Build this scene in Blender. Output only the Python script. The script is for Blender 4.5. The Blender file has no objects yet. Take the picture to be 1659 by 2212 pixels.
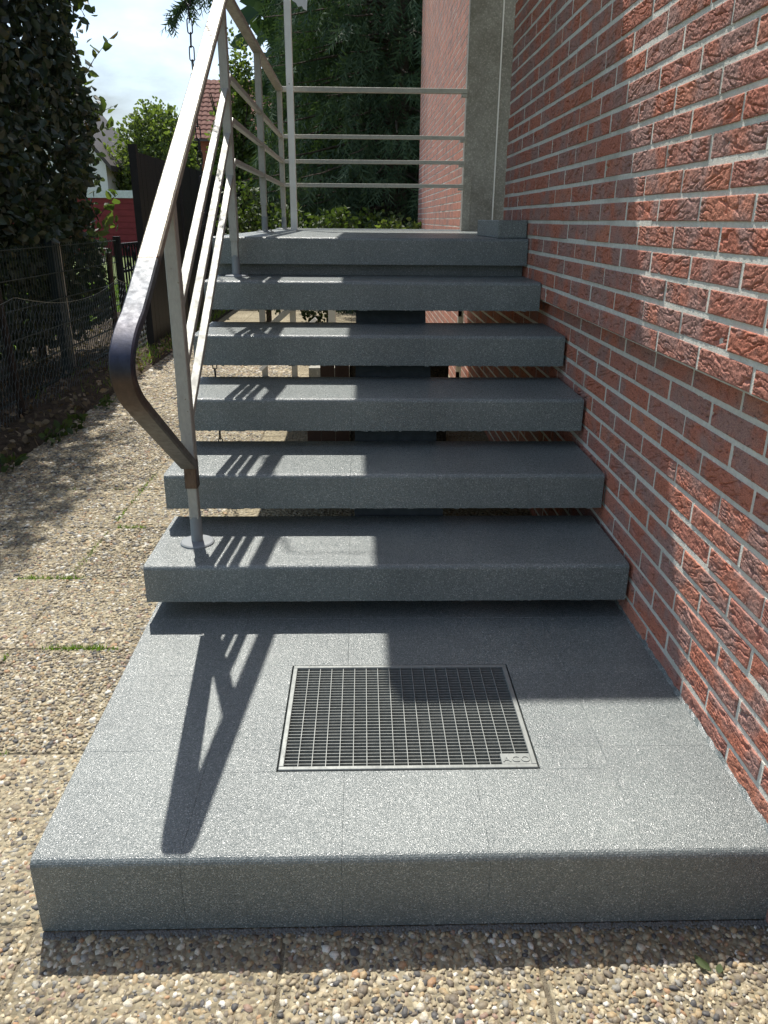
import bpy, bmesh, math, random
import numpy as np
from mathutils import Vector, Matrix

random.seed(7)
rng = np.random.default_rng(11)
scene = bpy.context.scene
col = scene.collection

# ------------------------------------------------------------------ camera
CZ = 1.295
PITCH, YAW, ROLL = 0.3674, 0.0293, 0.0084
fw = Vector((math.sin(YAW) * math.cos(PITCH), math.cos(YAW) * math.cos(PITCH), -math.sin(PITCH)))
rt = fw.cross(Vector((0, 0, 1))).normalized()
up = rt.cross(fw)
rt, up = math.cos(ROLL) * rt + math.sin(ROLL) * up, -math.sin(ROLL) * rt + math.cos(ROLL) * up
cam_data = bpy.data.cameras.new('camera')
cam_data.sensor_fit = 'HORIZONTAL'
cam_data.sensor_width = 36.0
cam_data.lens = 36.0 * 1640 / 1659
cam_data.clip_start = 0.02
cam_data.clip_end = 600
cam = bpy.data.objects.new('camera', cam_data)
m = Matrix((rt, up, -fw)).transposed().to_4x4()
m.translation = Vector((0, 0, CZ))
cam.matrix_world = m
col.objects.link(cam)
scene.camera = cam

# ------------------------------------------------------------------ light
SUN_DIR = Vector((0.172, -0.565, -1.0)).normalized()      # the way the light travels
to_sun = -SUN_DIR
elev = math.asin(to_sun.z)
azim = math.atan2(to_sun.x, to_sun.y)                     # clockwise from +Y

world = bpy.data.worlds.new('World')
scene.world = world
world.use_nodes = True
wn, wl = world.node_tree.nodes, world.node_tree.links
wn.clear()
wo = wn.new('ShaderNodeOutputWorld')
bg = wn.new('ShaderNodeBackground')
sky = wn.new('ShaderNodeTexSky')
sky.sky_type = 'NISHITA'
sky.sun_disc = False
sky.sun_elevation = elev
sky.sun_rotation = azim
sky.air_density = 1.0
sky.dust_density = 1.2
sky.ozone_density = 0.5
tc = wn.new('ShaderNodeTexCoord')
mp = wn.new('ShaderNodeMapping')
mp.inputs['Scale'].default_value = (1.0, 1.0, 2.6)
cn = wn.new('ShaderNodeTexNoise')
cn.inputs['Scale'].default_value = 2.6
cn.inputs['Detail'].default_value = 7
cn.inputs['Roughness'].default_value = 0.55
cr = wn.new('ShaderNodeValToRGB')
cr.color_ramp.elements[0].position = 0.42
cr.color_ramp.elements[0].color = (0, 0, 0, 1)
cr.color_ramp.elements[1].position = 0.66
cr.color_ramp.elements[1].color = (1, 1, 1, 1)
mx = wn.new('ShaderNodeMix')
mx.data_type = 'RGBA'
mx.inputs[7].default_value = (2.2, 2.52, 2.72, 1)            # cloud radiance, in sky units
wl.new(tc.outputs['Generated'], mp.inputs['Vector'])
wl.new(mp.outputs['Vector'], cn.inputs['Vector'])
wl.new(cn.outputs['Fac'], cr.inputs['Fac'])
wl.new(cr.outputs['Color'], mx.inputs[0])
wl.new(sky.outputs['Color'], mx.inputs[6])
wl.new(mx.outputs[2], bg.inputs['Color'])
bg.inputs['Strength'].default_value = 0.15
wl.new(bg.outputs['Background'], wo.inputs['Surface'])

sun_data = bpy.data.lights.new('sun', 'SUN')
sun_data.energy = 4.0
sun_data.angle = math.radians(0.53)
sun_data.color = (1.0, 0.955, 0.885)
sun = bpy.data.objects.new('sun', sun_data)
sun.rotation_euler = SUN_DIR.to_track_quat('-Z', 'Y').to_euler()
sun.location = (-3, 10, 18)
col.objects.link(sun)

scene.view_settings.view_transform = 'Standard'
scene.view_settings.look = 'None'
scene.view_settings.exposure = 0.65
scene.view_settings.gamma = 1.0
scene.view_settings.use_curve_mapping = False


def project(p):
    d = Vector(p) - Vector((0, 0, CZ))
    w = d.dot(fw)
    if w <= 0.02:
        return None
    return (0.5 + 1640 * d.dot(rt) / w / 1659, 0.5 - 1640 * d.dot(up) / w / 2212)


def in_view(p, margin=0.04):
    q = project(p)
    return q is not None and -margin < q[0] < 1 + margin and -margin < q[1] < 1 + margin


# ------------------------------------------------------------------ materials
class NT:
    def __init__(self, name):
        self.mat = bpy.data.materials.new(name)
        self.mat.use_nodes = True
        self.n, self.l = self.mat.node_tree.nodes, self.mat.node_tree.links
        self.b = self.n['Principled BSDF']
        self.out = self.n['Material Output']
        self._pos = None

    def new(self, t, **kw):
        nd = self.n.new(t)
        for k, v in kw.items():
            if hasattr(nd, k) and k not in nd.inputs:
                setattr(nd, k, v)
            else:
                nd.inputs[k].default_value = v
        return nd

    def link(self, a, b):
        self.l.new(a, b)

    def pos(self, scale=(1, 1, 1)):
        g = self.n.new('ShaderNodeNewGeometry')
        if scale == (1, 1, 1):
            return g.outputs['Position']
        mpn = self.n.new('ShaderNodeMapping')
        mpn.inputs['Scale'].default_value = scale
        self.link(g.outputs['Position'], mpn.inputs['Vector'])
        return mpn.outputs['Vector']

    def noise(self, scale, detail=2, rough=0.5, vec=None, out='Fac'):
        nd = self.new('ShaderNodeTexNoise')
        nd.inputs['Scale'].default_value = scale
        nd.inputs['Detail'].default_value = detail
        nd.inputs['Roughness'].default_value = rough
        self.link(vec if vec is not None else self.pos(), nd.inputs['Vector'])
        return nd.outputs[out]

    def voro(self, scale, vec=None, feature='F1', out='Distance', rnd=1.0):
        nd = self.new('ShaderNodeTexVoronoi')
        nd.feature = feature
        nd.inputs['Scale'].default_value = scale
        nd.inputs['Randomness'].default_value = rnd
        self.link(vec if vec is not None else self.pos(), nd.inputs['Vector'])
        return nd.outputs[out]

    def ramp(self, fac, stops, interp='LINEAR'):
        nd = self.new('ShaderNodeValToRGB')
        cr_ = nd.color_ramp
        cr_.interpolation = interp
        while len(cr_.elements) > 2:
            cr_.elements.remove(cr_.elements[-1])
        for i, (p, c) in enumerate(stops):
            e = cr_.elements[i] if i < 2 else cr_.elements.new(p)
            e.position = p
            e.color = (*c, 1) if len(c) == 3 else c
        self.link(fac, nd.inputs['Fac'])
        return nd.outputs['Color']

    def mix(self, fac, a, b, mode='MIX'):
        nd = self.new('ShaderNodeMix')
        nd.data_type = 'RGBA'
        nd.blend_type = mode
        for sock, v in ((nd.inputs[0], fac), (nd.inputs[6], a), (nd.inputs[7], b)):
            if hasattr(v, 'is_linked'):
                self.link(v, sock)
            elif isinstance(v, (int, float)):
                sock.default_value = v
            else:
                sock.default_value = (*v, 1)
        return nd.outputs[2]

    def math(self, op, a, b=0.0):
        nd = self.new('ShaderNodeMath')
        nd.operation = op
        for sock, v in ((nd.inputs[0], a), (nd.inputs[1], b)):
            if hasattr(v, 'is_linked'):
                self.link(v, sock)
            else:
                sock.default_value = v
        return nd.outputs[0]

    def bump(self, h, strength=0.5, dist=0.01, normal=None):
        nd = self.new('ShaderNodeBump')
        nd.inputs['Strength'].default_value = strength
        nd.inputs['Distance'].default_value = dist
        self.link(h, nd.inputs['Height'])
        if normal is not None:
            self.link(normal, nd.inputs['Normal'])
        self.link(nd.outputs['Normal'], self.b.inputs['Normal'])
        return nd.outputs['Normal']

    def set(self, color=None, rough=0.8, metal=0.0, spec=0.5):
        if color is not None:
            if hasattr(color, 'is_linked'):
                self.link(color, self.b.inputs['Base Color'])
            else:
                self.b.inputs['Base Color'].default_value = (*color, 1)
        if hasattr(rough, 'is_linked'):
            self.link(rough, self.b.inputs['Roughness'])
        else:
            self.b.inputs['Roughness'].default_value = rough
        self.b.inputs['Metallic'].default_value = metal
        self.b.inputs['Specular IOR Level'].default_value = spec
        return self.mat


def m_coating():
    t = NT('quartz_coating')
    g1 = t.voro(520, out='Color')
    sep = t.new('ShaderNodeSeparateColor')
    t.link(g1, sep.inputs[0])
    grain = t.ramp(sep.outputs[0], [(0.0, (0.088, 0.108, 0.107)), (0.5, (0.136, 0.160, 0.157)),
                                    (0.88, (0.190, 0.214, 0.208)), (1.0, (0.42, 0.44, 0.42))])
    n2 = t.noise(4, 4, 0.6)
    tone = t.ramp(n2, [(0.3, (0.82, 0.83, 0.84)), (0.7, (1.12, 1.11, 1.10))])
    c = t.mix(1.0, grain, tone, 'MULTIPLY')
    dust = t.ramp(t.noise(28, 5, 0.7), [(0.55, (1, 1, 1)), (0.75, (1.10, 1.09, 1.06))])
    c = t.mix(1.0, c, dust, 'MULTIPLY')
    oi = t.new('ShaderNodeObjectInfo')
    per = t.ramp(oi.outputs['Random'], [(0.0, (0.94, 0.945, 0.95)), (1.0, (1.06, 1.055, 1.05))])
    c = t.mix(1.0, c, per, 'MULTIPLY')
    rr = t.ramp(sep.outputs[1], [(0.0, (0.20,) * 3), (0.35, (0.34,) * 3), (1.0, (0.48,) * 3)])
    t.set(c, rr, spec=0.8)
    h = t.math('ADD', t.voro(430), t.math('MULTIPLY', t.noise(800, 1), 0.5))
    t.bump(h, 0.42, 0.0022)
    return t.mat


def m_brick(name, dull=0.0, fissures=True, tint=lambda c: c):
    t = NT(name)
    oi = t.new('ShaderNodeObjectInfo')
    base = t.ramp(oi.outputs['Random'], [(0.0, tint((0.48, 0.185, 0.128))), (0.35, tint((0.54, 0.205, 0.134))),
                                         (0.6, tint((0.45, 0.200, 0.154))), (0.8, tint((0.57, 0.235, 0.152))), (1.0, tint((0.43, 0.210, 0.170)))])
    p = t.pos()
    patch = t.ramp(t.noise(7.5, 3, 0.55, p), [(0.46, (0, 0, 0)), (0.60, (1, 1, 1))])
    mauve = t.mix(patch, base, (0.40, 0.235, 0.200))
    sand = t.ramp(t.noise(420, 2, 0.6, p), [(0.32, (0.62, 0.6, 0.6)), (0.68, (1.3, 1.28, 1.25))])
    c = t.mix(1.0, mauve, sand, 'MULTIPLY')
    # noise darkens scattered spots of the torn face
    if fissures:
        pit = t.ramp(t.noise(95, 4, 0.65, t.pos((1, 0.55, 1.2))), [(0.34, (0.50, 0.47, 0.46)), (0.44, (1, 1, 1))])
        c = t.mix(1.0, c, pit, 'MULTIPLY')
    if dull:
        c = t.mix(dull, c, (0.20, 0.13, 0.09))
    t.set(c, 0.88, spec=0.25)
    if fissures:
        h = t.math('ADD', t.noise(120, 5, 0.7, t.pos((1, 0.6, 1.2))), t.math('MULTIPLY', t.noise(420, 2), 0.55))
        t.bump(h, 0.6, 0.0036)
    else:
        t.bump(t.noise(90, 4, 0.6), 0.5, 0.003)
    return t.mat


def m_mortar():
    t = NT('mortar')
    c = t.ramp(t.noise(60, 4, 0.6), [(0.3, (0.66, 0.645, 0.57)), (0.7, (0.82, 0.80, 0.71))])
    moss = t.ramp(t.noise(3.0, 3), [(0.55, (0, 0, 0)), (0.75, (0.5, 0.5, 0.5))])
    c = t.mix(moss, c, (0.27, 0.26, 0.19))
    t.set(c, 0.95, spec=0.2)
    t.bump(t.math('ADD', t.noise(160, 3), t.noise(600, 2)), 0.6, 0.004)
    return t.mat


def m_concrete(name, a, b, scale=45):
    t = NT(name)
    c = t.ramp(t.noise(scale, 5, 0.7), [(0.3, a), (0.7, b)])
    blot = t.ramp(t.noise(2.2, 4, 0.6), [(0.35, (0.66, 0.64, 0.6)), (0.65, (1.1, 1.1, 1.08))])
    chips = t.ramp(t.voro(70), [(0.10, (1.55, 1.5, 1.45)), (0.2, (1, 1, 1)), (0.6, (0.8, 0.8, 0.8))])
    c = t.mix(1.0, t.mix(1.0, c, blot, 'MULTIPLY'), chips, 'MULTIPLY')
    t.set(c, 0.9, spec=0.25)
    t.bump(t.noise(130, 4), 0.5, 0.004)
    return t.mat


def m_steel(name, col_a, col_b, rough=0.45, metal=0.75):
    t = NT(name)
    c = t.ramp(t.noise(40, 5, 0.7, t.pos((3, 1, 1))), [(0.3, col_a), (0.7, col_b)])
    spots = t.ramp(t.noise(120, 2), [(0.70, (1, 1, 1)), (0.76, (0.62, 0.55, 0.45))])
    c = t.mix(1.0, c, spots, 'MULTIPLY')
    r = t.ramp(t.noise(30, 4), [(0.3, (rough - 0.1,) * 3), (0.7, (rough + 0.14,) * 3)])
    t.set(c, r, metal)
    t.bump(t.noise(220, 3), 0.12, 0.002)
    return t.mat


def m_handrail():
    """weathered galvanised rail; its lower end is worn, blued and browned"""
    t = NT('worn_handrail_steel')
    g = t.new('ShaderNodeNewGeometry')
    s = t.new('ShaderNodeSeparateXYZ')
    t.link(g.outputs['Position'], s.inputs[0])
    z = s.outputs['Z']
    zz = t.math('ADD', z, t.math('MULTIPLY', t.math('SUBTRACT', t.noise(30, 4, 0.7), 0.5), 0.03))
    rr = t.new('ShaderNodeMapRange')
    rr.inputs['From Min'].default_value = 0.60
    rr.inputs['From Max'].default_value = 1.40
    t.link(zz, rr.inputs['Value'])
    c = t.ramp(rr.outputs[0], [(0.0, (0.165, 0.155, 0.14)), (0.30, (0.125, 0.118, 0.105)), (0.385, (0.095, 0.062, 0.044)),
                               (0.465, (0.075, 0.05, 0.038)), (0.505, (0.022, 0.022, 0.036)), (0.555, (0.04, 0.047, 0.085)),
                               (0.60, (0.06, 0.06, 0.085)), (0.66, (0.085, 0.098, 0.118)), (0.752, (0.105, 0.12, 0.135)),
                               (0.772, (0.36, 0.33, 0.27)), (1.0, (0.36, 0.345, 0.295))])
    wear = t.ramp(t.noise(22, 5, 0.75, t.pos((2, 1, 1))), [(0.35, (0.66, 0.65, 0.64)), (0.65, (1.12, 1.11, 1.08))])
    c = t.mix(1.0, c, wear, 'MULTIPLY')
    r = t.ramp(t.noise(55, 4), [(0.3, (0.42,) * 3), (0.7, (0.62,) * 3)])
    t.set(c, r, 0.35)
    t.bump(t.noise(160, 3), 0.12, 0.002)
    return t.mat


def m_pebbles():
    t = NT('river_pebbles')
    g = t.new('ShaderNodeNewGeometry')
    c = t.ramp(g.outputs['Random Per Island'],
               [(0.0, (0.34, 0.285, 0.19)), (0.17, (0.47, 0.40, 0.265)), (0.30, (0.235, 0.195, 0.135)), (0.45, (0.55, 0.50, 0.39)),
                (0.54, (0.185, 0.155, 0.115)), (0.66, (0.38, 0.29, 0.17)), (0.74, (0.28, 0.265, 0.225)), (0.84, (0.095, 0.092, 0.088)),
                (0.92, (0.37, 0.23, 0.13)), (0.945, (0.29, 0.20, 0.15)), (0.97, (0.64, 0.61, 0.53))], 'CONSTANT')
    n = t.ramp(t.noise(180, 3), [(0.3, (0.72, 0.72, 0.72)), (0.7, (1.2, 1.2, 1.2))])
    t.set(t.mix(1.0, c, n, 'MULTIPLY'), 0.6, spec=0.35)
    t.bump(t.noise(300, 2), 0.3, 0.002)
    return t.mat


def m_slab():
    t = NT('exposed_aggregate_slab')
    p = t.pos()
    v = t.new('ShaderNodeTexVoronoi')
    v.inputs['Scale'].default_value = 58
    t.link(p, v.inputs['Vector'])
    sep = t.new('ShaderNodeSeparateColor')
    t.link(v.outputs['Color'], sep.inputs[0])
    peb = t.ramp(sep.outputs[0], [(0.0, (0.30, 0.255, 0.175)), (0.25, (0.42, 0.36, 0.24)), (0.5, (0.21, 0.178, 0.125)),
                                  (0.7, (0.46, 0.41, 0.31)), (0.88, (0.12, 0.112, 0.10))], 'CONSTANT')
    cem = t.ramp(t.noise(90, 4), [(0.3, (0.25, 0.215, 0.145)), (0.7, (0.41, 0.36, 0.25))])
    edge = t.ramp(v.outputs['Distance'], [(0.34, (0, 0, 0)), (0.5, (1, 1, 1))])
    c = t.mix(edge, peb, cem)
    dirt = t.ramp(t.noise(1.6, 4, 0.6), [(0.35, (0.74, 0.73, 0.70)), (0.65, (1.06, 1.06, 1.05))])
    t.set(t.mix(1.0, c, dirt, 'MULTIPLY'), 0.85, spec=0.25)
    h = t.math('SUBTRACT', 0.6, v.outputs['Distance'])
    t.bump(h, 0.9, 0.012)
    return t.mat


def m_noise(name, a, b, scale=8, rough=0.9, bump=0.4, dist=0.02, detail=5, spec=0.3, metal=0.0):
    t = NT(name)
    t.set(t.ramp(t.noise(scale, detail, 0.6), [(0.3, a), (0.7, b)]), rough, metal, spec)
    if bump:
        t.bump(t.noise(scale * 3, 4), bump, dist)
    return t.mat


def m_leaf(name, a, b, trans=0.35, warm=None, spec=0.35):
    t = NT(name)
    g = t.new('ShaderNodeNewGeometry')
    stops = [(0.0, a), (1.0, b)] if warm is None else [(0.0, a), (0.9, b), (1.0, warm)]
    c = t.ramp(g.outputs['Random Per Island'], stops)
    t.set(c, 0.6, spec=spec)
    tr = t.new('ShaderNodeBsdfTranslucent')
    c2 = t.mix(1.0, c, (1.5, 1.7, 0.6), 'MULTIPLY')
    t.link(c2, tr.inputs['Color'])
    ms = t.new('ShaderNodeMixShader')
    ms.inputs[0].default_value = trans
    t.link(t.b.outputs[0], ms.inputs[1])
    t.link(tr.outputs[0], ms.inputs[2])
    t.link(ms.outputs[0], t.out.inputs['Surface'])
    return t.mat


def m_plain(name, c, rough=0.6, metal=0.0, spec=0.5, var=0.12):
    t = NT(name)
    lo = tuple(x * (1 - var) for x in c)
    hi = tuple(min(1, x * (1 + var)) for x in c)
    t.set(t.ramp(t.noise(14, 4), [(0.3, lo), (0.7, hi)]), rough, metal, spec)
    return t.mat


M = dict(
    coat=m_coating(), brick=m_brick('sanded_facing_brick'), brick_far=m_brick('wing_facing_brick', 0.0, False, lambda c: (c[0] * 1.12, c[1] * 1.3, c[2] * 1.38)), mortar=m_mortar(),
    pillar=m_concrete('weathered_concrete', (0.30, 0.295, 0.27), (0.46, 0.45, 0.42)),
    pale_conc=m_concrete('pale_concrete', (0.38, 0.375, 0.34), (0.48, 0.47, 0.43)),
    steel=m_steel('weathered_galvanised_steel', (0.325, 0.325, 0.295), (0.425, 0.422, 0.38), 0.58, 0.22),
    stub=m_plain('grey_coated_stub', (0.23, 0.25, 0.26), 0.6),
    rust=m_steel('browned_steel', (0.075, 0.048, 0.035), (0.17, 0.12, 0.09), 0.45, 0.6),
    rail=m_handrail(), zinc=m_steel('galvanised_grating', (0.20, 0.215, 0.205), (0.28, 0.295, 0.28), 0.55, 0.35),
    peb=m_pebbles(), slab=m_slab(),
    white=m_plain('white_lacquer', (0.86, 0.86, 0.84), 0.35, 0, 0.5, 0.04),
    paper=m_plain('white_paper', (0.80, 0.80, 0.84), 0.8, 0, 0.2, 0.04),
    ink=m_plain('grey_ink', (0.12, 0.12, 0.16), 0.8),
    chain=m_plain('black_iron_chain', (0.018, 0.018, 0.024), 0.45, 0.3),
    pit=m_noise('grating_pit', (0.035, 0.04, 0.035), (0.08, 0.085, 0.075), 40),
    grit=m_noise('joint_grit', (0.14, 0.118, 0.08), (0.29, 0.25, 0.18), 150, 1.0, 0.8, 0.01),
    seam=m_noise('grey_seam_grit', (0.10, 0.105, 0.10), (0.26, 0.26, 0.24), 300, 1.0, 0.3, 0.005),
    shaded_coat=m_noise('deep_shade_coating', (0.035, 0.045, 0.05), (0.06, 0.075, 0.08), 30, 0.7, 0.3, 0.004),  # step coating darkened: the deep shade under the treads is in the colour
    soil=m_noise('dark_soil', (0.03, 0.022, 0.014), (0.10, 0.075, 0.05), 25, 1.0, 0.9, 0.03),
    grass=m_leaf('grass_blades', (0.10, 0.17, 0.03), (0.20, 0.30, 0.06), 0.4),
    lawn=m_noise('lawn', (0.075, 0.105, 0.03), (0.15, 0.19, 0.06), 6, 0.95, 0.6, 0.05),
    fence=m_plain('green_coated_wire', (0.025, 0.045, 0.042), 0.5, 0.2),
    fence_post=m_plain('blue_green_post', (0.035, 0.055, 0.07), 0.5, 0.2),
    wire=m_plain('galvanised_wire', (0.22, 0.25, 0.26), 0.4, 0.4),
    black=m_plain('anthracite_screen', (0.016, 0.016, 0.018), 0.55),
    post_wood=m_noise('old_dark_post', (0.02, 0.016, 0.012), (0.06, 0.045, 0.035), 30),
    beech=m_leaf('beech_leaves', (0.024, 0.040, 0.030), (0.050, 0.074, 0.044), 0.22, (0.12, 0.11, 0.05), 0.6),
    bark=m_noise('bark', (0.05, 0.04, 0.03), (0.12, 0.095, 0.07), 30, 0.95, 0.8, 0.03),
    spruce=m_leaf('spruce_needles', (0.032, 0.058, 0.032), (0.076, 0.115, 0.060), 0.15, None, 0.08),
    tree_a=m_leaf('lime_leaves', (0.07, 0.10, 0.032), (0.14, 0.175, 0.065), 0.42),
    tree_b=m_leaf('maple_leaves', (0.075, 0.105, 0.034), (0.155, 0.19, 0.068), 0.42),
    shrub=m_leaf('shrub_leaves', (0.035, 0.06, 0.022), (0.085, 0.12, 0.035), 0.25),
    render=m_plain('white_render', (0.74, 0.73, 0.72), 0.9, 0, 0.2, 0.03),
    red=m_noise('red_cladding', (0.17, 0.018, 0.024), (0.23, 0.028, 0.034), 3, 0.6, 0.1),
    fascia=m_plain('pale_fascia', (0.62, 0.64, 0.66), 0.5),
    rtile=m_noise('clay_roof_tile', (0.20, 0.085, 0.06), (0.29, 0.13, 0.095), 4, 0.8, 0.2),
    rbrick=m_noise('far_brick', (0.20, 0.07, 0.045), (0.27, 0.10, 0.065), 12, 0.9, 0.2),
    dark_trim=m_plain('dark_roof_trim', (0.06, 0.05, 0.045), 0.7),
    door=m_noise('brown_door', (0.055, 0.028, 0.02), (0.085, 0.045, 0.03), 6, 0.5, 0.1),
    glass=m_plain('dark_glass', (0.02, 0.025, 0.03), 0.08),
)

# ------------------------------------------------------------------ mesh helpers
class MB:
    def __init__(self):
        self.v, self.f = [], []

    def add(self, vs, fs):
        o = len(self.v)
        self.v += [tuple(p) for p in vs]
        self.f += [tuple(i + o for i in q) for q in fs]
        return self

    def box(self, x0, x1, y0, y1, z0, z1):
        return self.add([(x0, y0, z0), (x1, y0, z0), (x1, y1, z0), (x0, y1, z0), (x0, y0, z1), (x1, y0, z1), (x1, y1, z1), (x0, y1, z1)],
                        [(3, 2, 1, 0), (4, 5, 6, 7), (0, 1, 5, 4), (1, 2, 6, 5), (2, 3, 7, 6), (3, 0, 4, 7)])

    def sweep(self, path, w, h, side=(1, 0, 0), cap=True, r=0.0):
        """rectangular section swept along path; w across 'side', h across the third axis; r = corner chamfer"""
        side = Vector(side).normalized()
        path = [Vector(p) for p in path]
        rings = []
        for i, p in enumerate(path):
            a = (path[i] - path[i - 1]).normalized() if i > 0 else None
            b = (path[i + 1] - path[i]).normalized() if i < len(path) - 1 else None
            t = (a + b).normalized() if a and b else (a or b)
            nrm = side.cross(t).normalized()
            sd = t.cross(nrm).normalized()
            k = 1.0
            if a and b:
                k = 1.0 / max(0.3, t.dot(a))
            hw, hh = w / 2, h / 2
            if r:
                pts = [(-hw + r, -hh), (hw - r, -hh), (hw, -hh + r), (hw, hh - r), (hw - r, hh), (-hw + r, hh), (-hw, hh - r), (-hw, -hh + r)]
            else:
                pts = [(-hw, -hh), (hw, -hh), (hw, hh), (-hw, hh)]
            rings.append([p + sd * q[0] + nrm * (q[1] * k) for q in pts])
        n = len(rings[0])
        vs = [p for ring in rings for p in ring]
        fs = []
        for i in range(len(rings) - 1):
            for j in range(n):
                fs.append((i * n + j, i * n + (j + 1) % n, (i + 1) * n + (j + 1) % n, (i + 1) * n + j))
        if cap:
            fs.append(tuple(range(n))[::-1])
            fs.append(tuple((len(rings) - 1) * n + j for j in range(n)))
        return self.add(vs, fs)

    def tube(self, path, r, n=8, closed=False):
        path = [Vector(p) for p in path]
        rs = r if isinstance(r, (list, tuple)) else [r] * len(path)
        rings = []
        ref = None
        N = len(path)
        for i, p in enumerate(path):
            if closed:
                t = (path[(i + 1) % N] - path[i - 1]).normalized()
            else:
                t = (path[min(i + 1, N - 1)] - path[max(i - 1, 0)]).normalized()
            if ref is None:
                ref = Vector((1, 0, 0)) if abs(t.x) < 0.9 else Vector((0, 1, 0))
            ref = (ref - t * ref.dot(t)).normalized()
            b = t.cross(ref)
            rings.append([p + (ref * math.cos(2 * math.pi * j / n) + b * math.sin(2 * math.pi * j / n)) * rs[i] for j in range(n)])
        vs = [q for ring in rings for q in ring]
        fs = []
        for i in range(N if closed else N - 1):
            k = (i + 1) % N
            for j in range(n):
                fs.append((i * n + j, i * n + (j + 1) % n, k * n + (j + 1) % n, k * n + j))
        if not closed:
            fs.append(tuple(range(n))[::-1])
            fs.append(tuple((N - 1) * n + j for j in range(n)))
        return self.add(vs, fs)

    def lathe(self, prof, cx, cy, n=24):
        vs = [(cx + r * math.cos(2 * math.pi * j / n), cy + r * math.sin(2 * math.pi * j / n), z) for r, z in prof for j in range(n)]
        fs = []
        for i in range(len(prof) - 1):
            for j in range(n):
                fs.append((i * n + j, i * n + (j + 1) % n, (i + 1) * n + (j + 1) % n, (i + 1) * n + j))
        fs.append(tuple(range(n))[::-1])
        fs.append(tuple((len(prof) - 1) * n + j for j in range(n)))
        return self.add(vs, fs)

    def prism_x(self, prof, x0, x1):
        """closed (y,z) polygon extruded along x"""
        n = len(prof)
        vs = [(x0, y, z) for y, z in prof] + [(x1, y, z) for y, z in prof]
        fs = [(j, (j + 1) % n, n + (j + 1) % n, n + j) for j in range(n)]
        fs.append(tuple(range(n))[::-1])
        fs.append(tuple(n + j for j in range(n)))
        return self.add(vs, fs)

    def mesh(self, name, mat, smooth=False, recalc=True):
        me = bpy.data.meshes.new(name)
        me.from_pydata(self.v, [], self.f)
        if recalc:
            bm = bmesh.new()
            bm.from_mesh(me)
            bmesh.ops.recalc_face_normals(bm, faces=bm.faces)
            bm.to_mesh(me)
            bm.free()
        me.materials.append(mat)
        if smooth:
            me.polygons.foreach_set('use_smooth', [True] * len(me.polygons))
        me.update()
        return me

    def build(self, name, mat, parent=None, bevel=0.0, seg=2, smooth=False, recalc=True):
        me = self.mesh(name, mat, smooth, recalc)
        if bevel:
            bm = bmesh.new()
            bm.from_mesh(me)
            es = [e for e in bm.edges if len(e.link_faces) == 2 and e.calc_face_angle(0) > 0.5]
            bmesh.ops.bevel(bm, geom=es, offset=bevel, segments=seg, affect='EDGES', profile=0.5)
            bm.to_mesh(me)
            bm.free()
        return obj(name, me, parent)


def obj(name, me, parent=None):
    o = bpy.data.objects.new(name, me)
    col.objects.link(o)
    if parent is not None:
        attach(o, parent)
    return o


def attach(o, parent):
    o.parent = parent
    o.matrix_parent_inverse = parent_inv(parent)


def parent_inv(p):
    mw = Matrix.Identity(4)
    q = p
    chain = []
    while q is not None:
        chain.append(q)
        q = q.parent
    for q in reversed(chain):
        mw = mw @ q.matrix_parent_inverse @ q.matrix_basis
    return mw.inverted()


def tag(o, label=None, cat=None, group=None, kind=None):
    if label: o['label'] = label
    if cat: o['category'] = cat
    if group: o['group'] = group
    if kind: o['kind'] = kind
    return o


def thing(name, loc, label, cat, group=None):
    o = bpy.data.objects.new(name, None)
    o.empty_display_size = 0.1
    o.location = loc
    col.objects.link(o)
    return tag(o, label, cat, group)


def mesh_np(name, V, F, mat, smooth=False):
    """V (n,3), F (m,k) constant k"""
    me = bpy.data.meshes.new(name)
    V = np.ascontiguousarray(V, dtype=np.float32)
    F = np.ascontiguousarray(F, dtype=np.int32)
    me.vertices.add(len(V))
    me.vertices.foreach_set('co', V.ravel())
    k = F.shape[1]
    me.loops.add(F.size)
    me.loops.foreach_set('vertex_index', F.ravel())
    me.polygons.add(len(F))
    me.polygons.foreach_set('loop_start', np.arange(0, F.size, k, dtype=np.int32))
    me.polygons.foreach_set('loop_total', np.full(len(F), k, dtype=np.int32))
    if smooth:
        me.polygons.foreach_set('use_smooth', np.ones(len(F), dtype=bool))
    me.materials.append(mat)
    me.update(calc_edges=True)
    return me


def vnoise(u, v, seed):
    """smooth value noise on arrays"""
    r = np.random.default_rng(seed)
    G = r.random((64, 64))
    iu, iv = np.floor(u).astype(int), np.floor(v).astype(int)
    fu, fv = u - iu, v - iv
    fu, fv = fu * fu * (3 - 2 * fu), fv * fv * (3 - 2 * fv)
    g = lambda a, b: G[a % 64, b % 64]
    return (g(iu, iv) * (1 - fu) * (1 - fv) + g(iu + 1, iv) * fu * (1 - fv) + g(iu, iv + 1) * (1 - fu) * fv + g(iu + 1, iv + 1) * fu * fv)


# ------------------------------------------------------------------ ground
lawn = MB()
lawn.add([(-150, -40, -0.03), (150, -40, -0.03), (150, 260, -0.03), (-150, 260, -0.03)], [(0, 1, 2, 3)])
tag(lawn.build('lawn_ground', M['lawn']), kind='structure')

path = MB().box(-1.97, 3.0, -1.5, 14.0, -0.20, -0.003).build('garden_path', M['grit'])
tag(path, kind='structure')
xs = [-1.965, -1.61, -1.125, -0.64, -0.155, 0.33, 0.815]
ys = [-0.43 + 0.515 * k for k in range(26)]
for i in range(len(xs) - 1):
    for j in range(len(ys) - 1):
        g = 0.0020
        dz = random.uniform(-0.002, 0.0015)
        MB().box(xs[i] + g, xs[i + 1] - g, ys[j] + g, ys[j + 1] - g, -0.045, dz).build('paving_slab', M['slab'], path, bevel=0.004, seg=1)

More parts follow.
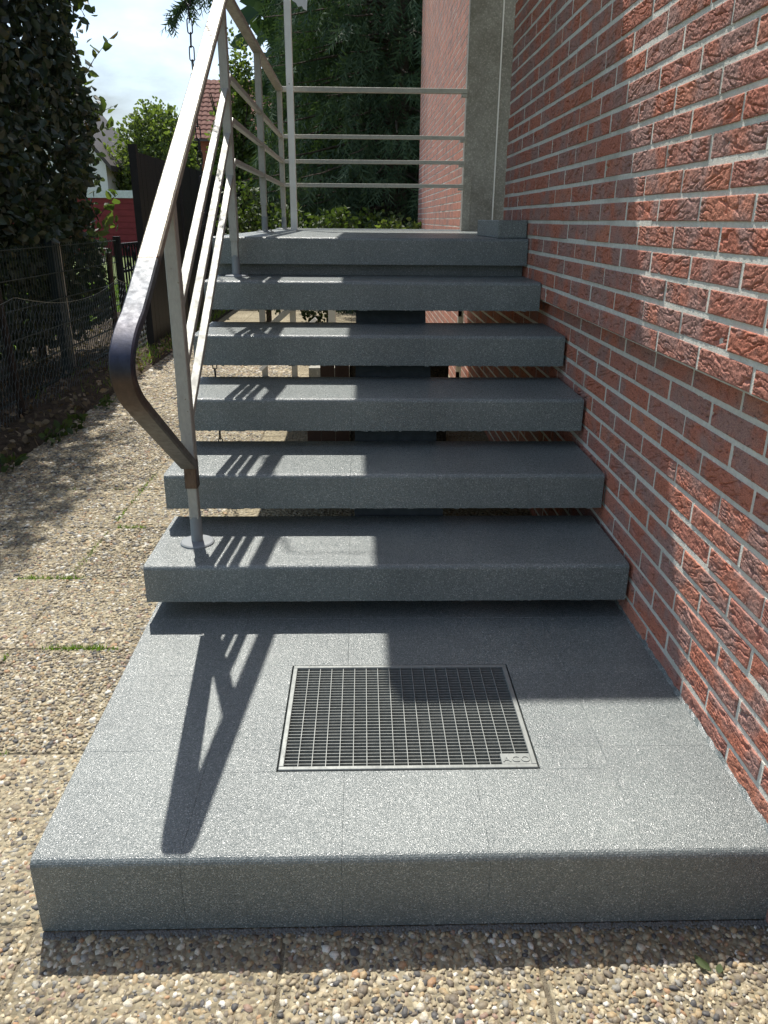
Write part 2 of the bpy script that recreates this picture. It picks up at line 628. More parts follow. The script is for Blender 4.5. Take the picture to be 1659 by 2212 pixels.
# pebbles standing proud of the slabs
def pebble_field(regions):
    P = []
    for x0, x1, y0, y1, s in regions:
        nx, ny = int((x1 - x0) / s), int((y1 - y0) / s)
        gx, gy = np.meshgrid(np.arange(nx), np.arange(ny))
        px = x0 + (gx.ravel() + 0.5 + rng.uniform(-.48, .48, gx.size)) * s
        py = y0 + (gy.ravel() + 0.5 + rng.uniform(-.48, .48, gx.size)) * s
        P.append(np.stack([px, py, np.full_like(px, s)], 1))
    P = np.concatenate(P)
    jx = np.min(np.abs(P[:, 0:1] - np.array(xs)[None]), 1)
    jy = np.min(np.abs(P[:, 1:2] - np.array(ys)[None]), 1)
    inside = (P[:, 0] > -0.632) & (P[:, 1] > 1.092)
    keep = (jx > 0.006) & (jy > 0.006) & ~inside & (rng.random(len(P)) < 0.93)
    P = P[keep]
    n = len(P)
    a = np.exp(rng.normal(math.log(0.0075), 0.38, n)).clip(0.0035, 0.016) * (P[:, 2] / 0.0128)
    b = a * rng.uniform(0.50, 0.92, n)
    h = np.minimum(b * rng.uniform(0.30, 0.70, n), 0.0052)
    th = rng.uniform(0, math.pi, n)
    k = 6
    ang = np.arange(k) * 2 * math.pi / k
    rings = []
    for rr, zz in ((1.0, -0.35), (0.80, 0.72)):
        jit = rng.uniform(0.72, 1.22, (n, k))
        lx = a[:, None] * np.cos(ang) * rr * jit
        ly = b[:, None] * np.sin(ang) * rr * jit
        X = P[:, 0:1] + lx * np.cos(th)[:, None] - ly * np.sin(th)[:, None]
        Y = P[:, 1:2] + lx * np.sin(th)[:, None] + ly * np.cos(th)[:, None]
        Z = np.broadcast_to((h * zz)[:, None], X.shape) + rng.normal(0, 0.0006, X.shape)
        rings.append(np.stack([X, Y, Z], 2))
    top = np.stack([P[:, 0], P[:, 1], h], 1)[:, None, :]
    V = np.concatenate(rings + [top], 1)                       # n, 2k+1, 3
    F = []
    for q in range(1):
        for j in range(k):
            j2 = (j + 1) % k
            F += [(q * k + j, q * k + j2, (q + 1) * k + j2), (q * k + j, (q + 1) * k + j2, (q + 1) * k + j)]
    for j in range(k):
        F.append((k + j, k + (j + 1) % k, 2 * k))
    F = np.array(F)
    FF = (F[None] + (np.arange(n) * (2 * k + 1))[:, None, None]).reshape(-1, 3)
    return V.reshape(-1, 3), FF


V, F = pebble_field([(-1.55, 0.80, 0.68, 1.092, 0.0094), (-1.50, -0.60, 1.092, 2.9, 0.0098), (-1.96, -0.58, 2.9, 5.2, 0.0125), (-1.96, 0.70, 5.2, 8.5, 0.021), (-0.58, 0.75, 3.6, 5.2, 0.019)])
peb = obj('pebbles', mesh_np('pebbles', V, F, M['peb'], smooth=True), path)
tag(peb, kind='stuff')

# gritty seam where the platform meets the slabs
n = 2600
P = np.stack([rng.uniform(-0.625, 0.80, n), 1.096 - np.abs(rng.normal(0, .007, n)), np.full(n, 0.001)], 1)
sz = rng.uniform(.0012, .0034, n)
q_ = np.array([(-1, -1, 0), (1, -1, 0), (1, 1, 0), (-1, 1, 0), (0, 0, 1.1)])
V = (P[:, None, :] + q_[None] * sz[:, None, None] * rng.uniform(.6, 1.3, (n, 5, 1))).reshape(-1, 3)
F = (np.array([(0, 1, 4), (1, 2, 4), (2, 3, 4), (3, 0, 4)])[None] + (np.arange(n) * 5)[:, None, None]).reshape(-1, 3)
tag(obj('seam_grit', mesh_np('seam_grit', V, F, M['seam']), path), kind='stuff')

# soil verge with litter under the hedge
vb = MB()
nx_, ny_ = 14, 90
prof_x = np.linspace(-3.4, -1.94, nx_)
prof_y = np.linspace(-1.0, 15.0, ny_)
vv = []
for yy in prof_y:
    for q, xx in enumerate(prof_x):
        hgt = 0.085 * (1 - math.exp(-max(0, (-1.94 - xx)) / 0.10))
        nz = vnoise(np.array([xx * 9]), np.array([yy * 9]), 3)[0]
        xo = (0.05 * (vnoise(np.array([yy * 4.0]), np.array([1.0]), 9)[0] - 0.5) if q > 8 else 0)
        vv.append((xx + xo, yy, -0.02 + hgt * (0.6 + 0.8 * nz)))
vb.add(vv, [(j * nx_ + i, j * nx_ + i + 1, (j + 1) * nx_ + i + 1, (j + 1) * nx_ + i) for j in range(ny_ - 1) for i in range(nx_ - 1)])
verge = vb.build('soil_verge', M['soil'], smooth=True)
tag(verge, kind='structure')


# generic leaf-card cloud -------------------------------------------------
def leaf_cloud(P, size, droop=0.3, aspect=0.55, jitter=0.35, shape='leaf', outward=None):
    n = len(P)
    d = rng.normal(0, 1, (n, 3))
    if outward is not None:
        d = d * 0.7 + outward
    d[:, 2] -= droop * 1.5
    d /= np.linalg.norm(d, axis=1, keepdims=True) + 1e-9
    r = rng.normal(0, 1, (n, 3))
    s = np.cross(d, r); s /= np.linalg.norm(s, axis=1, keepdims=True) + 1e-9
    nn = np.cross(s, d)
    L = (size * rng.uniform(1 - jitter, 1 + jitter, n))[:, None]
    W = L * aspect
    a = P
    v = [a, a + d * L * 0.35 + s * W * 0.5 + nn * L * 0.08, a + d * L * 0.72 + s * W * 0.36 + nn * L * 0.05,
         a + d * L - nn * L * 0.06, a + d * L * 0.72 - s * W * 0.36 + nn * L * 0.05, a + d * L * 0.35 - s * W * 0.5 + nn * L * 0.08]
    V = np.stack(v, 1).reshape(-1, 3)
    F = np.array([(0, 1, 2), (0, 2, 3), (0, 3, 4), (0, 4, 5)])
    FF = (F[None] + (np.arange(n) * 6)[:, None, None]).reshape(-1, 3)
    return V, FF


def blades(P, h, w):
    n = len(P)
    th = rng.uniform(0, 2 * math.pi, n)
    hh = h * rng.uniform(0.5, 1.3, n)
    dx, dy = np.cos(th), np.sin(th)
    lean = rng.uniform(0.1, 0.8, n) * hh
    ph = rng.uniform(0, 2 * math.pi, n)
    A = P + np.stack([dx * w, dy * w, 0 * dx], 1)
    B = P - np.stack([dx * w, dy * w, 0 * dx], 1)
    T = P + np.stack([np.cos(ph) * lean, np.sin(ph) * lean, hh], 1)
    V = np.stack([A, B, T], 1).reshape(-1, 3)
    return V, np.arange(3 * n).reshape(-1, 3)


# grass and moss in the joints
J = []
def joint_tufts(x0, x1, y0, y1, n):
    t = rng.random(n)
    J.append(np.stack([x0 + (x1 - x0) * t + rng.normal(0, 0.006, n), y0 + (y1 - y0) * t + rng.normal(0, 0.006, n), np.zeros(n) - 0.004], 1))
yj = lambda k: ys[k]
joint_tufts(-1.02, -0.72, 2.145, 2.145, 420)
joint_tufts(-0.78, -0.66, 2.165, 2.20, 260)
joint_tufts(-1.36, -1.08, 2.66, 2.66, 260)
joint_tufts(-1.128, -1.12, 2.7, 3.3, 130)
joint_tufts(-1.125, -1.125, 3.25, 3.95, 170)
joint_tufts(-1.10, -0.98, 3.175, 3.175, 120)
joint_tufts(-1.125, -1.13, 1.75, 2.12, 110)
joint_tufts(-0.72, -0.64, 1.63, 1.635, 60)
joint_tufts(-0.95, -0.86, 1.63, 1.63, 50)
joint_tufts(-1.5, -1.0, 3.69, 3.69, 100)
joint_tufts(-0.66, -0.64, 2.7, 3.6, 120)
J = np.concatenate(J)
J = J[vnoise(J[:, 0] * 16 + 50, J[:, 1] * 16 + 3, 77) + .25 * rng.random(len(J)) > .50]
Vg, Fg = blades(J, 0.018, 0.0019)
tag(obj('joint_grass', mesh_np('joint_grass', Vg, Fg, M['grass']), path), kind='stuff')

# lawn blades beyond the mesh fence
n = 26000
P = np.stack([rng.uniform(-7.5, -2.6, n), rng.uniform(6.5, 17, n), np.full(n, -0.03)], 1)
Vg, Fg = blades(P, 0.09, 0.006)
tag(obj('lawn_grass', mesh_np('lawn_grass', Vg, Fg, M['grass'])), 'sunlit lawn grass behind the mesh fence', 'grass', kind='stuff')
n = 2600
P = np.stack([rng.uniform(-2.5, -1.96, n), rng.uniform(5.5, 12, n), np.full(n, 0.03)], 1)
P = P[rng.random(n) < np.clip((P[:, 1] - 5.2) / 4, 0.1, 1)]
Vg, Fg = blades(P, 0.07, 0.005)
tag(obj('verge_grass', mesh_np('verge_grass', Vg, Fg, M['grass']), verge), kind='stuff')

# dry leaf litter
n = 2400
P = np.stack([rng.uniform(-3.3, -1.93, n), rng.uniform(3.0, 9.5, n), rng.uniform(0.03, 0.09, n)], 1)
Vg, Fg = leaf_cloud(P, 0.045, droop=0.0, aspect=0.6)
Vg[:, 2] = np.clip(Vg[:, 2], 0.02, 0.11)
M['litter'] = m_leaf('dry_leaves', (0.10, 0.07, 0.04), (0.30, 0.23, 0.15), 0.1)
tag(obj('leaf_litter', mesh_np('leaf_litter', Vg, Fg, M['litter']), verge), kind='stuff')

# ------------------------------------------------------------------ staircase
ZP = 0.1772
TZ = [ZP, 0.3501, 0.5257, 0.7039, 0.8773, 1.0540, 1.2199]
TY = [1.0972, 2.0166, 2.3326, 2.6465, 2.9804, 3.2958, 3.6225]
TH = 0.1157
XJ = [-0.345, -0.042, 0.240, 0.540]
GAP = 0.00012


def nose_profile(yf, zt, zb, depth, r=0.014, th=0.014):
    p = []
    for k in range(7):
        a = math.pi / 2 * k / 6
        p.append((yf + r - r * math.sin(a), zt - r + r * math.cos(a)))
    p[0] = (yf + r, zt)
    p = [(yf + depth, zt)] + p
    p += [(yf, zb), (yf + th, zb), (yf + th, zt - th), (yf + depth, zt - th)]
    return p


stair_words = ['first open grey coated step with the handrail foot on it', 'second open grey coated step above the railing foot step',
               'third grey coated step, middle of the five open steps', 'fourth grey coated step, second open step below the landing',
               'narrow topmost open grey step just under the landing slab']
LX = [None, -0.640, -0.641, -0.6534, -0.6536, -0.6600]
RX = [None, 0.787, 0.788, 0.788, 0.788, 0.7485]
for i in range(1, 6):
    st = thing('stair_step', (0.07, TY[i], TZ[i] - TH), stair_words[i - 1], 'step', 'open grey stair steps')
    yb = TY[i] + 0.40
    core = MB().box(LX[i] + 0.002, RX[i] - 0.002, TY[i] + 0.016, yb, TZ[i] - TH + 0.001, TZ[i] - 0.0155)
    core.build('slab_core', M['coat'], st)
    edges = [LX[i]] + XJ + [RX[i]]
    for a, b in zip(edges[:-1], edges[1:]):
        MB().prism_x(nose_profile(TY[i], TZ[i], TZ[i] - TH, yb - TY[i]), a + GAP, b - GAP).build('step_tile', M['coat'], st, bevel=0.0004, seg=1)
    # ragged dried drips along the lower front edge
    dr = MB()
    for k in range(44):
        x = random.uniform(LX[i] + .02, RX[i] - .02)
        w, hh = random.uniform(.003, .009), random.uniform(.001, .0035)
        dr.box(x - w, x + w, TY[i] + .002, TY[i] + .010, TZ[i] - TH - hh, TZ[i] - TH + .002)
    tag(dr.build('coating_drips', M['coat'], st), kind='stuff')

# bottom platform with its boot-scraper pit
GX0, GX1, GY0, GY1 = -0.186, 0.382, 1.342, 1.754
pl = thing('stair_platform', (0.08, 1.6, 0.0), 'broad grey coated bottom platform with a metal grating let into it', 'platform')
XL0, XR0 = -0.622, 0.799
bot = -0.03
def skew(o):
    for v_ in o.data.vertices:
        if v_.co.x < -0.58:
            v_.co.x -= 0.0168 * (v_.co.y - 1.097)
    return o
cm = MB()
zt = ZP - 0.0152
cm.box(XL0 + .002, XR0 - .002, TY[0] + .016, GY0, bot, zt)
cm.box(XL0 + .002, XR0 - .002, GY1, 2.125, bot, zt)
cm.box(XL0 + .002, GX0, GY0 + .0001, GY1 - .0001, bot, zt)
cm.box(GX1, XR0 - .002, GY0 + .0001, GY1 - .0001, bot, zt)
skew(cm.build('platform_core', M['coat'], pl))
MB().box(GX0 - .0, GX1 + .0, GY0, GY1, 0.000, 0.02).build('scraper_pit', M['pit'], pl)
px_edges = [XL0] + XJ + [XR0]
py_edges = [TY[0], 1.412, 1.714, 2.014, 2.127]


def rect_minus(r, h):
    x0, x1, y0, y1 = r
    a0, a1, b0, b1 = h
    if x1 <= a0 or x0 >= a1 or y1 <= b0 or y0 >= b1:
        return [r]
    out = []
    if y0 < b0: out.append((x0, x1, y0, b0))
    if y1 > b1: out.append((x0, x1, b1, y1))
    yy0, yy1 = max(y0, b0), min(y1, b1)
    if x0 < a0: out.append((x0, a0, yy0, yy1))
    if x1 > a1: out.append((a1, x1, yy0, yy1))
    return out


hole = (GX0 - .004, GX1 + .004, GY0 - .004, GY1 + .004)
for i in range(5):
    for j in range(4):
        a, b = px_edges[i] + GAP, px_edges[i + 1] - GAP
        y0, y1 = py_edges[j] + (GAP if j else 0), py_edges[j + 1] - GAP
        mb = MB()
        if j == 0:
            ycut = min(y1, GY0 - .0045)
            over = not (b <= hole[0] or a >= hole[1])
            mb.prism_x(nose_profile(y0, ZP, 0.004, (ycut if over else y1) - y0, r=0.017), a, b)
            if over:
                for r_ in rect_minus((a, b, ycut, y1), hole):
                    mb.box(r_[0], r_[1], r_[2], r_[3], ZP - .014, ZP)
        else:
            for r_ in rect_minus((a, b, y0, y1), hole):
                mb.box(r_[0], r_[1], r_[2], r_[3], ZP - .014, ZP)
        if mb.v:
            skew(mb.build('platform_tile', M['coat'], pl, bevel=0.0004, seg=1))

# lip of coating drawn up against the brick wall
lp = MB()
N_ = 70
ys_ = [1.115 + (2.12 - 1.115) * k / N_ for k in range(N_ + 1)]
av = [(XR0 - .004 - .006 * vnoise(np.array([y * 60]), np.array([2.0]), 61)[0], y, ZP + .0004) for y in ys_]
bv = [(XR0 + .0008, y, ZP + .003 + .007 * vnoise(np.array([y * 45]), np.array([7.0]), 62)[0]) for y in ys_]
lp.add(av + bv, [(k, k + 1, N_ + 2 + k, N_ + 1 + k) for k in range(N_)])
lp.build('coating_lip', M['coat'], pl)

# grating
gr = thing('boot_scraper_grating', (0.098, 1.548, ZP - 0.03), 'galvanised mesh grating with stamped corner plate set in the platform', 'grating')
fwid = 0.011
fm = MB()
fm.box(GX0, GX1, GY0, GY0 + fwid, ZP - .03, ZP + .002)
fm.box(GX0, GX1, GY1 - fwid, GY1, ZP - .03, ZP + .002)
fm.box(GX0, GX0 + fwid, GY0 + fwid, GY1 - fwid, ZP - .03, ZP + .002)
fm.box(GX1 - fwid, GX1, GY0 + fwid, GY1 - fwid, ZP - .03, ZP + .002)
fm.build('frame', M['zinc'], gr, bevel=0.0012, seg=1)
ix0, ix1, iy0, iy1 = GX0 + fwid, GX1 - fwid, GY0 + fwid, GY1 - fwid
ncol, nrow = 18, 34
brm = MB().box(-0.0008, 0.0008, iy0, iy1, -0.022, 0).mesh('bearing_bar', M['zinc'])
for k in range(1, ncol):
    o = obj('bearing_bar', brm, None)
    o.location = (ix0 + (ix1 - ix0) * k / ncol, 0, ZP - 0.001)
    attach(o, gr)
crm = MB().box(ix0, ix1, -0.0006, 0.0006, -0.020, 0).mesh('cross_bar', M['zinc'])
for k in range(1, nrow):
    o = obj('cross_bar', crm, None)
    o.location = (0, iy0 + (iy1 - iy0) * k / nrow, ZP - 0.0016)
    attach(o, gr)
plate = MB().box(0.305, ix1, iy0, iy0 + 0.036, ZP - .008, ZP + .0015).build('name_plate', M['zinc'], gr, bevel=0.0008, seg=1)
cu = bpy.data.curves.new('letters', 'FONT')
cu.body = 'ACO'
cu.size = 0.0265
cu.extrude = 0.0014
cu.offset = 0.0002
cu.space_character = 1.12
to = bpy.data.objects.new('letters_tmp', cu)
col.objects.link(to)
bpy.context.view_layer.update()
lm = bpy.data.meshes.new_from_object(to.evaluated_get(bpy.context.evaluated_depsgraph_get()))
bpy.data.objects.remove(to)
lm.materials.clear()
lm.materials.append(M['zinc'])
lo = obj('stamped_letters', lm, None)
lo.location = (0.3085, iy0 + 0.007, ZP + 0.0018)
attach(lo, plate)

# landing slab
ZL = TZ[6]
la = thing('stair_landing', (0.05, 4.9, 1.05), 'grey coated landing slab at the head of the steps', 'landing')
LY1 = 6.19
MB().prism_x([(TY[6] + .016, ZL - .0155), (LY1, ZL - .0155), (LY1, 1.03), (3.705, 1.03), (3.705, ZL - TH + .001), (TY[6] + .016, ZL - TH + .001)], -0.671, 0.7465).build('slab_core', M['coat'], la)
MB().box(0.7475, 1.90, 4.36, LY1, 1.03, ZL - .001).build('recess_floor', M['coat'], la)
le = [-0.673] + XJ + [0.7485]
for i in range(5):
    MB().prism_x(nose_profile(TY[6], ZL, ZL - TH, .30), le[i] + GAP, le[i + 1] - GAP).build('landing_tile', M['coat'], la, bevel=0.0004, seg=1)
    for k in range(8):
        y0 = TY[6] + .30 + .285 * k
        MB().box(le[i] + GAP, le[i + 1] - GAP, y0 + GAP * 2, min(y0 + .285, LY1), ZL - .014, ZL).build('landing_tile', M['coat'], la)
MB().box(0.615, 0.7485, 3.665, 4.33, ZL + .0005, ZL + .078).build('upstand', M['coat'], la, bevel=0.004)
MB().box(-0.66, 0.745, 6.192, 6.206, 1.10, ZL + .010).build('sunlit_edge_strip', M['white'], la)  # added white strip, standing for the sunlit far edge of the landing
# concrete stringer under the steps
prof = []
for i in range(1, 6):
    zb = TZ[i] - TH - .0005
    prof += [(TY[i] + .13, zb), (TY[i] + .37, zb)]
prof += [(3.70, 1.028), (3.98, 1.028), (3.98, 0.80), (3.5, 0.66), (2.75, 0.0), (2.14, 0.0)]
tag(MB().prism_x(prof, -0.03, 0.275).build('stair_stringer', M['shaded_coat']), 'grey stepped concrete beam carrying the open steps from below', 'beam')

# ------------------------------------------------------------------ railing
rail = thing('stair_railing', (-0.517, 2.192, TZ[1]), 'weathered grey steel railing with worn handrail climbing the steps', 'railing')
rx = lambda y: -0.517 - 0.034 * (y - 2.19) if y < 3.66 else -0.567 - 0.010 * (y - 3.66)


def post(y, zbase, ztop, browned=False, w=0.036, d=0.040):
    x = rx(y)
    p = MB().sweep([(x, y, zbase + (0.27 if browned else 0.15)), (x, y, ztop)], w, d, r=0.0025).build('post', M['steel'], rail)
    MB().lathe([(0.018, zbase), (0.018, zbase + 0.09)], x, y, 18).build('stub', M['stub'], p, smooth=False)
    MB().lathe([(0.052, zbase), (0.052, zbase + 0.004), (0.048, zbase + 0.007), (0.020, zbase + 0.009)], x, y, 28).build('flange', M['stub'], p)
    MB().sweep([(x, y, zbase + 0.085), (x, y, zbase + (0.19 if browned else 0.152))], w * 0.80, d * 0.80, r=0.002).build('inner_sleeve', M['steel'], p)
    if zbase > 1.1:
        for a_ in (0.6, 2.7, 4.8):
            MB().lathe([(0.0075, zbase + .005), (0.0075, zbase + .012), (0.004, zbase + .018)], x + .038 * math.cos(a_), y + .038 * math.sin(a_), 6).build('bolt', M['steel'], p)
    if browned:
        q = MB().sweep([(x, y, zbase + 0.185), (x, y, zbase + 0.272)], w * 1.02, d * 1.02, r=0.0025).build('browned_foot', M['rust'], p)
        tag(q, 'dark browned steel foot of the front post')
    return p


def rz(y):      # top of the handrail on the slope
    return 1.10 + 0.5459 * (y - 1.70)


RT = 2.172
post(2.192, TZ[1], rz(2.192) - 0.02, True)
post(3.56, TZ[5], rz(3.56) - 0.02)
post(4.82, ZL, RT - 0.02)
post(6.14, ZL, RT - 0.02)
hh = 0.026
# handrail centre line
cl = [(rx(2.17), 2.165, 0.612)]
cl += [(rx(1.75), 1.70, 0.888)]
# rounded bend
bend = []
P0, P1, P2 = Vector((0, 1.70, 0.888)), Vector((0, 1.475, 1.010)), Vector((0, 1.73, 1.101))
for k in range(1, 26):
    t_ = k / 26
    q = P0 * (1 - t_) ** 2 + P1 * 2 * t_ * (1 - t_) + P2 * t_ ** 2
    bend.append((rx(1.7), q.y, q.z))
cl += bend
off = hh / 2 * 1.14
for y in (1.80, 2.4, 3.0, 3.60):
    cl.append((rx(y), y, rz(y) - off))
cl.append((rx(3.66), 3.665, RT - hh / 2))
for y in (4.4, 5.2, 6.14):
    cl.append((rx(y), y, RT - hh / 2))
hr_ = MB().sweep(cl, 0.050, hh, r=0.004).build('handrail', M['rail'], rail, smooth=True)
MB().sweep([(rx(1.905), 1.905, rz(1.905) - off), (rx(1.912), 1.912, rz(1.912) - off)], 0.0512, hh + .0012, r=0.004).build('weld_seam', M['rust'], hr_)
hr_.data.set_sharp_from_angle(angle=0.5)
for zc, ylow in ((1.855, 2.205), (1.690, 2.205), (1.530, 2.205)):
    yb_ = 3.675
    z_at = lambda y: zc - 0.545 * (yb_ - y)
    MB().sweep([(rx(ylow), ylow, z_at(ylow)), (rx(3.0), 3.0, z_at(3.0)), (rx(yb_), yb_, zc), (rx(4.9), 4.9, zc), (rx(6.14), 6.14, zc)], 0.025, 0.022, r=0.0015).build('infill_bar', M['steel'], rail)
    MB().sweep([(rx(6.14) + .01, 6.14, zc), (0.752, 6.17, zc + .004)], 0.022, 0.026, side=(0, 1, 0), r=0.0015).build('rear_bar', M['steel'], rail)
    MB().box(0.715, 0.753, 6.145, 6.20, zc - .025, zc - .012).build('wall_bracket', M['steel'], rail)
MB().sweep([(rx(6.14) + .01, 6.14, RT - .015), (0.752, 6.17, RT - .011)], 0.040, 0.032, side=(0, 1, 0), r=0.002).build('rear_handrail', M['steel'], rail)
MB().box(0.715, 0.753, 6.145, 6.20, RT - .048, RT - .030).build('wall_bracket', M['steel'], rail)

# ------------------------------------------------------------------ brick walls
def brick_variant(seed, L=0.2425, H=0.0485, D=0.05, nu=118, nv=26):
    """torn, fissured face towards -X, origin at the centre of the face"""
    us = np.linspace(0, 1, nu)
    vs = np.linspace(0, 1, nv)
    U, Vv = np.meshgrid(us, vs)
    Y, Z = (U - .5) * L, (Vv - .5) * H
    s = seed * 13.7
    sh_ = 0.42 if seed % 2 else -0.38                 # the tears run slightly uphill or downhill
    wy = Y + 0.010 * (vnoise(Y * 40 + s, Z * 70 + s, seed) - .5)
    wz = Z + sh_ * 0.6 * Y + 0.008 * (vnoise(Y * 48 + s + 9, Z * 60 + s, seed + 1) - .5)
    n1 = vnoise(wy * 19 + s, wz * 88 + s * 2, seed + 2) - .5
    n2 = vnoise(wy * 52 + s, wz * 150 + s * 3, seed + 3) - .5
    mask = np.clip((vnoise(Y * 15 + s, Z * 34 + s, seed + 4) - 0.36) * 6, 0, 1)
    mask2 = np.clip((vnoise(Y * 30 + s, Z * 50 + s, seed + 5) - 0.50) * 6, 0, 1)
    crack = np.clip(1 - np.abs(n1) / 0.060, 0, 1) * mask
    crack2 = np.clip(1 - np.abs(n2) / 0.070, 0, 1) * mask2
    lump = 0.0011 * (vnoise(Y * 45 + s, Z * 80, seed + 6) - .5) + 0.0013 * (vnoise(Y * 130 + s, Z * 190, seed + 7) - .5)
    lip = 0.0016 * np.clip(n1 * 6, 0, 1) * np.clip(1 - np.abs(n1) / 0.22, 0, 1) * mask
    fine = 0.0012 * (rng.random(U.shape) - .5)
    h = 0.0011 + lump + lip + fine - 0.0082 * crack ** 0.7 - 0.0046 * crack2
    edge = np.minimum(np.minimum(U, 1 - U) * L, np.minimum(Vv, 1 - Vv) * H)
    fall = np.clip(1 - edge / 0.0024, 0, 1)
    h = np.clip(h * (1 - fall) + 0.0004 * fall, -0.0066, 0.005)
    X = -h
    jy = 0.0011 * (rng.random(U.shape) - .5)
    V = np.stack([X, Y + jy, Z + 0.0009 * (rng.random(U.shape) - .5)], 2).reshape(-1, 3)
    ii = np.arange(nu * nv).reshape(nv, nu)
    F = np.stack([ii[:-1, :-1], ii[1:, :-1], ii[1:, 1:], ii[:-1, 1:]], 2).reshape(-1, 4)
    rim = np.concatenate([ii[0, :], ii[1:, -1], ii[-1, -2::-1], ii[-2:0:-1, 0]])
    B = V[rim].copy()
    B[:, 0] = D
    nb = len(rim)
    base = len(V)
    k = np.arange(nb)
    SF = np.stack([rim, rim[(k + 1) % nb], base + (k + 1) % nb, base + k], 1)
    me = mesh_np('brick', np.concatenate([V, B]), np.concatenate([F, SF]), M['brick'])
    return me


variants = [brick_variant(20 + 7 * q) for q in range(12)]
LB, SH, CH = 0.2544, 0.1233, 0.0625


def brick_rows(parent, xface, y_lo, y_hi, c_lo, c_hi, Y0, Z0, core_front, stuff_mat):
    """individual bricks where the picture shows them, the rest joined"""
    rest = MB()
    cand = []
    for c in range(c_lo, c_hi + 1):
        z = Z0 - c * CH
        j0 = int(math.floor((Y0 - c * SH - y_hi) / LB)) - 1
        j = j0
        while True:
            yc = Y0 - c * SH - j * LB - LB / 2
            j += 1
            if yc + LB / 2 < y_lo: break
            a, b = max(yc - LB / 2, y_lo), min(yc + LB / 2, y_hi)
            if b - a < 0.03: continue
            cand.append((c, z, a, b))
    # flush pointed joints: one strip per bed, one plug per head joint
    jm = MB()
    jr = random.Random(9)
    for c in sorted({q[0] for q in cand}):
        if c == c_hi: continue
        z = Z0 - c * CH - CH / 2
        y = y_lo
        while y < y_hi:                       # slightly wavering strip
            y2 = min(y + .31, y_hi)
            dz, dx_ = jr.uniform(-.0008, .0008), jr.uniform(.0006, .0022)
            jm.box(xface + dx_, xface + .012, y, y2, z - .0080 + dz, z + .0080 + dz)
            y = y2
    for q in cand:
        if q[3] < y_hi - .002:
            dx_ = jr.uniform(.0004, .0014)
            jm.box(xface + dx_, xface + .0125, q[3] - .0068, q[3] + .0068, q[1] - CH / 2 + .006, q[1] + CH / 2 - .006)
    tag(jm.build('mortar_joints', M['mortar'], parent, recalc=False), kind='stuff')
    vis = [q for q in cand if any(in_view((xface, yy, q[1]), 0.02) for yy in (q[2], q[3]))]
    def key(q):
        p = [project((xface, yy, q[1])) for yy in (q[2], q[3])]
        return min((abs(w[0] - .5) if w else 9) for w in p) * 0 + q[3]
    vis = sorted(vis, key=key)[:298]
    vs_ = set(vis)
    r_ = random.Random(5)
    for q in cand:
        c, z, a, b = q
        if q in vs_:
            o = obj('brick', r_.choice(variants), None)
            o.location = (xface + r_.uniform(-.0016, .0016), (a + b) / 2, z + r_.uniform(-.0009, .0009))
            o.scale = (1, (b - a - 0.0120) / 0.2425 + r_.uniform(-.006, .006), r_.uniform(.985, 1.02))
            o.rotation_euler = (math.pi if r_.random() < .5 else 0, 0, r_.uniform(-.004, .004))
            attach(o, parent)
        else:
            rest.box(xface, core_front + .02, a + .005, b - .005, z - .025, z + .025)
    if rest.v:
        tag(rest.build('outer_bricks', stuff_mat, parent, recalc=False), kind='stuff')


XU, XLW = 0.7524, 0.7999
uw = thing('brick_wall', (0.9, 1.5, 0.975), 'red brick house wall standing proud above the plinth, half in sun', 'wall')
MB().box(XU + .0075, 2.6, -1.0, 4.345, 0.9795, 4.2).build('mortar_bed', M['mortar'], uw)
brick_rows(uw, XU, -1.0, 4.345, -44, 6, 2.4368, CZ + 0.0899, XU + .01, M['brick'])
lw = thing('brick_plinth_wall', (0.9, 1.5, 0.0), 'recessed red brick plinth wall beside the steps, mostly shaded', 'wall')
MB().box(XLW + .0075, 2.6, -1.0, 6.18, -0.05, 0.977).build('mortar_bed', M['mortar'], lw)
brick_rows(lw, XLW, -1.0, 6.18, 0, 15, 2.3216, CZ - 0.3475, XLW + .01, M['brick'])
# the wing beyond the entrance recess
ww = thing('brick_wing_wall', (1.0, 8.8, 0.0), 'sunlit red brick wing wall behind the concrete pillar', 'wall')
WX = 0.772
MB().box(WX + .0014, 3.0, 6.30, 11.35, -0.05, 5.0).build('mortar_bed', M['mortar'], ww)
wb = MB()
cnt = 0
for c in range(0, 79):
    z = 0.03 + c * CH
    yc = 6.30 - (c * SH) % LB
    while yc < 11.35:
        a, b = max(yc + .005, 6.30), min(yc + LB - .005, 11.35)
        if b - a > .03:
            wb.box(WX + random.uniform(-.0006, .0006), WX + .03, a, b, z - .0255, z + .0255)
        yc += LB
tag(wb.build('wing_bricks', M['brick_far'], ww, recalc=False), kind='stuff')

# jamb pillar
pp = thing('concrete_pillar', (0.9, 6.24, 1.2), 'grey weathered concrete pillar between landing and brick wing', 'pillar')
MB().box(0.757, 0.986, 6.208, 6.298, 0.9, 4.2).build('pillar_slab', M['pillar'], pp, bevel=0.004)
MB().box(0.997, 1.30, 6.222, 6.298, 0.9, 4.2).build('side_slab', M['pillar'], pp, bevel=0.003)
MB().box(0.9865, 0.9965, 6.200, 6.29, 1.222, 4.2).build('white_seam', M['white'], pp)
MB().box(0.757, 0.816, 6.198, 6.2075, 1.222, 1.60).build('pale_patch', M['pale_conc'], pp)
# recess back wall with the entrance door
MB().box(1.9, 2.0, 4.345, 6.3, 1.0, 4.2).build('recess_wall', M['pale_conc'], pp)

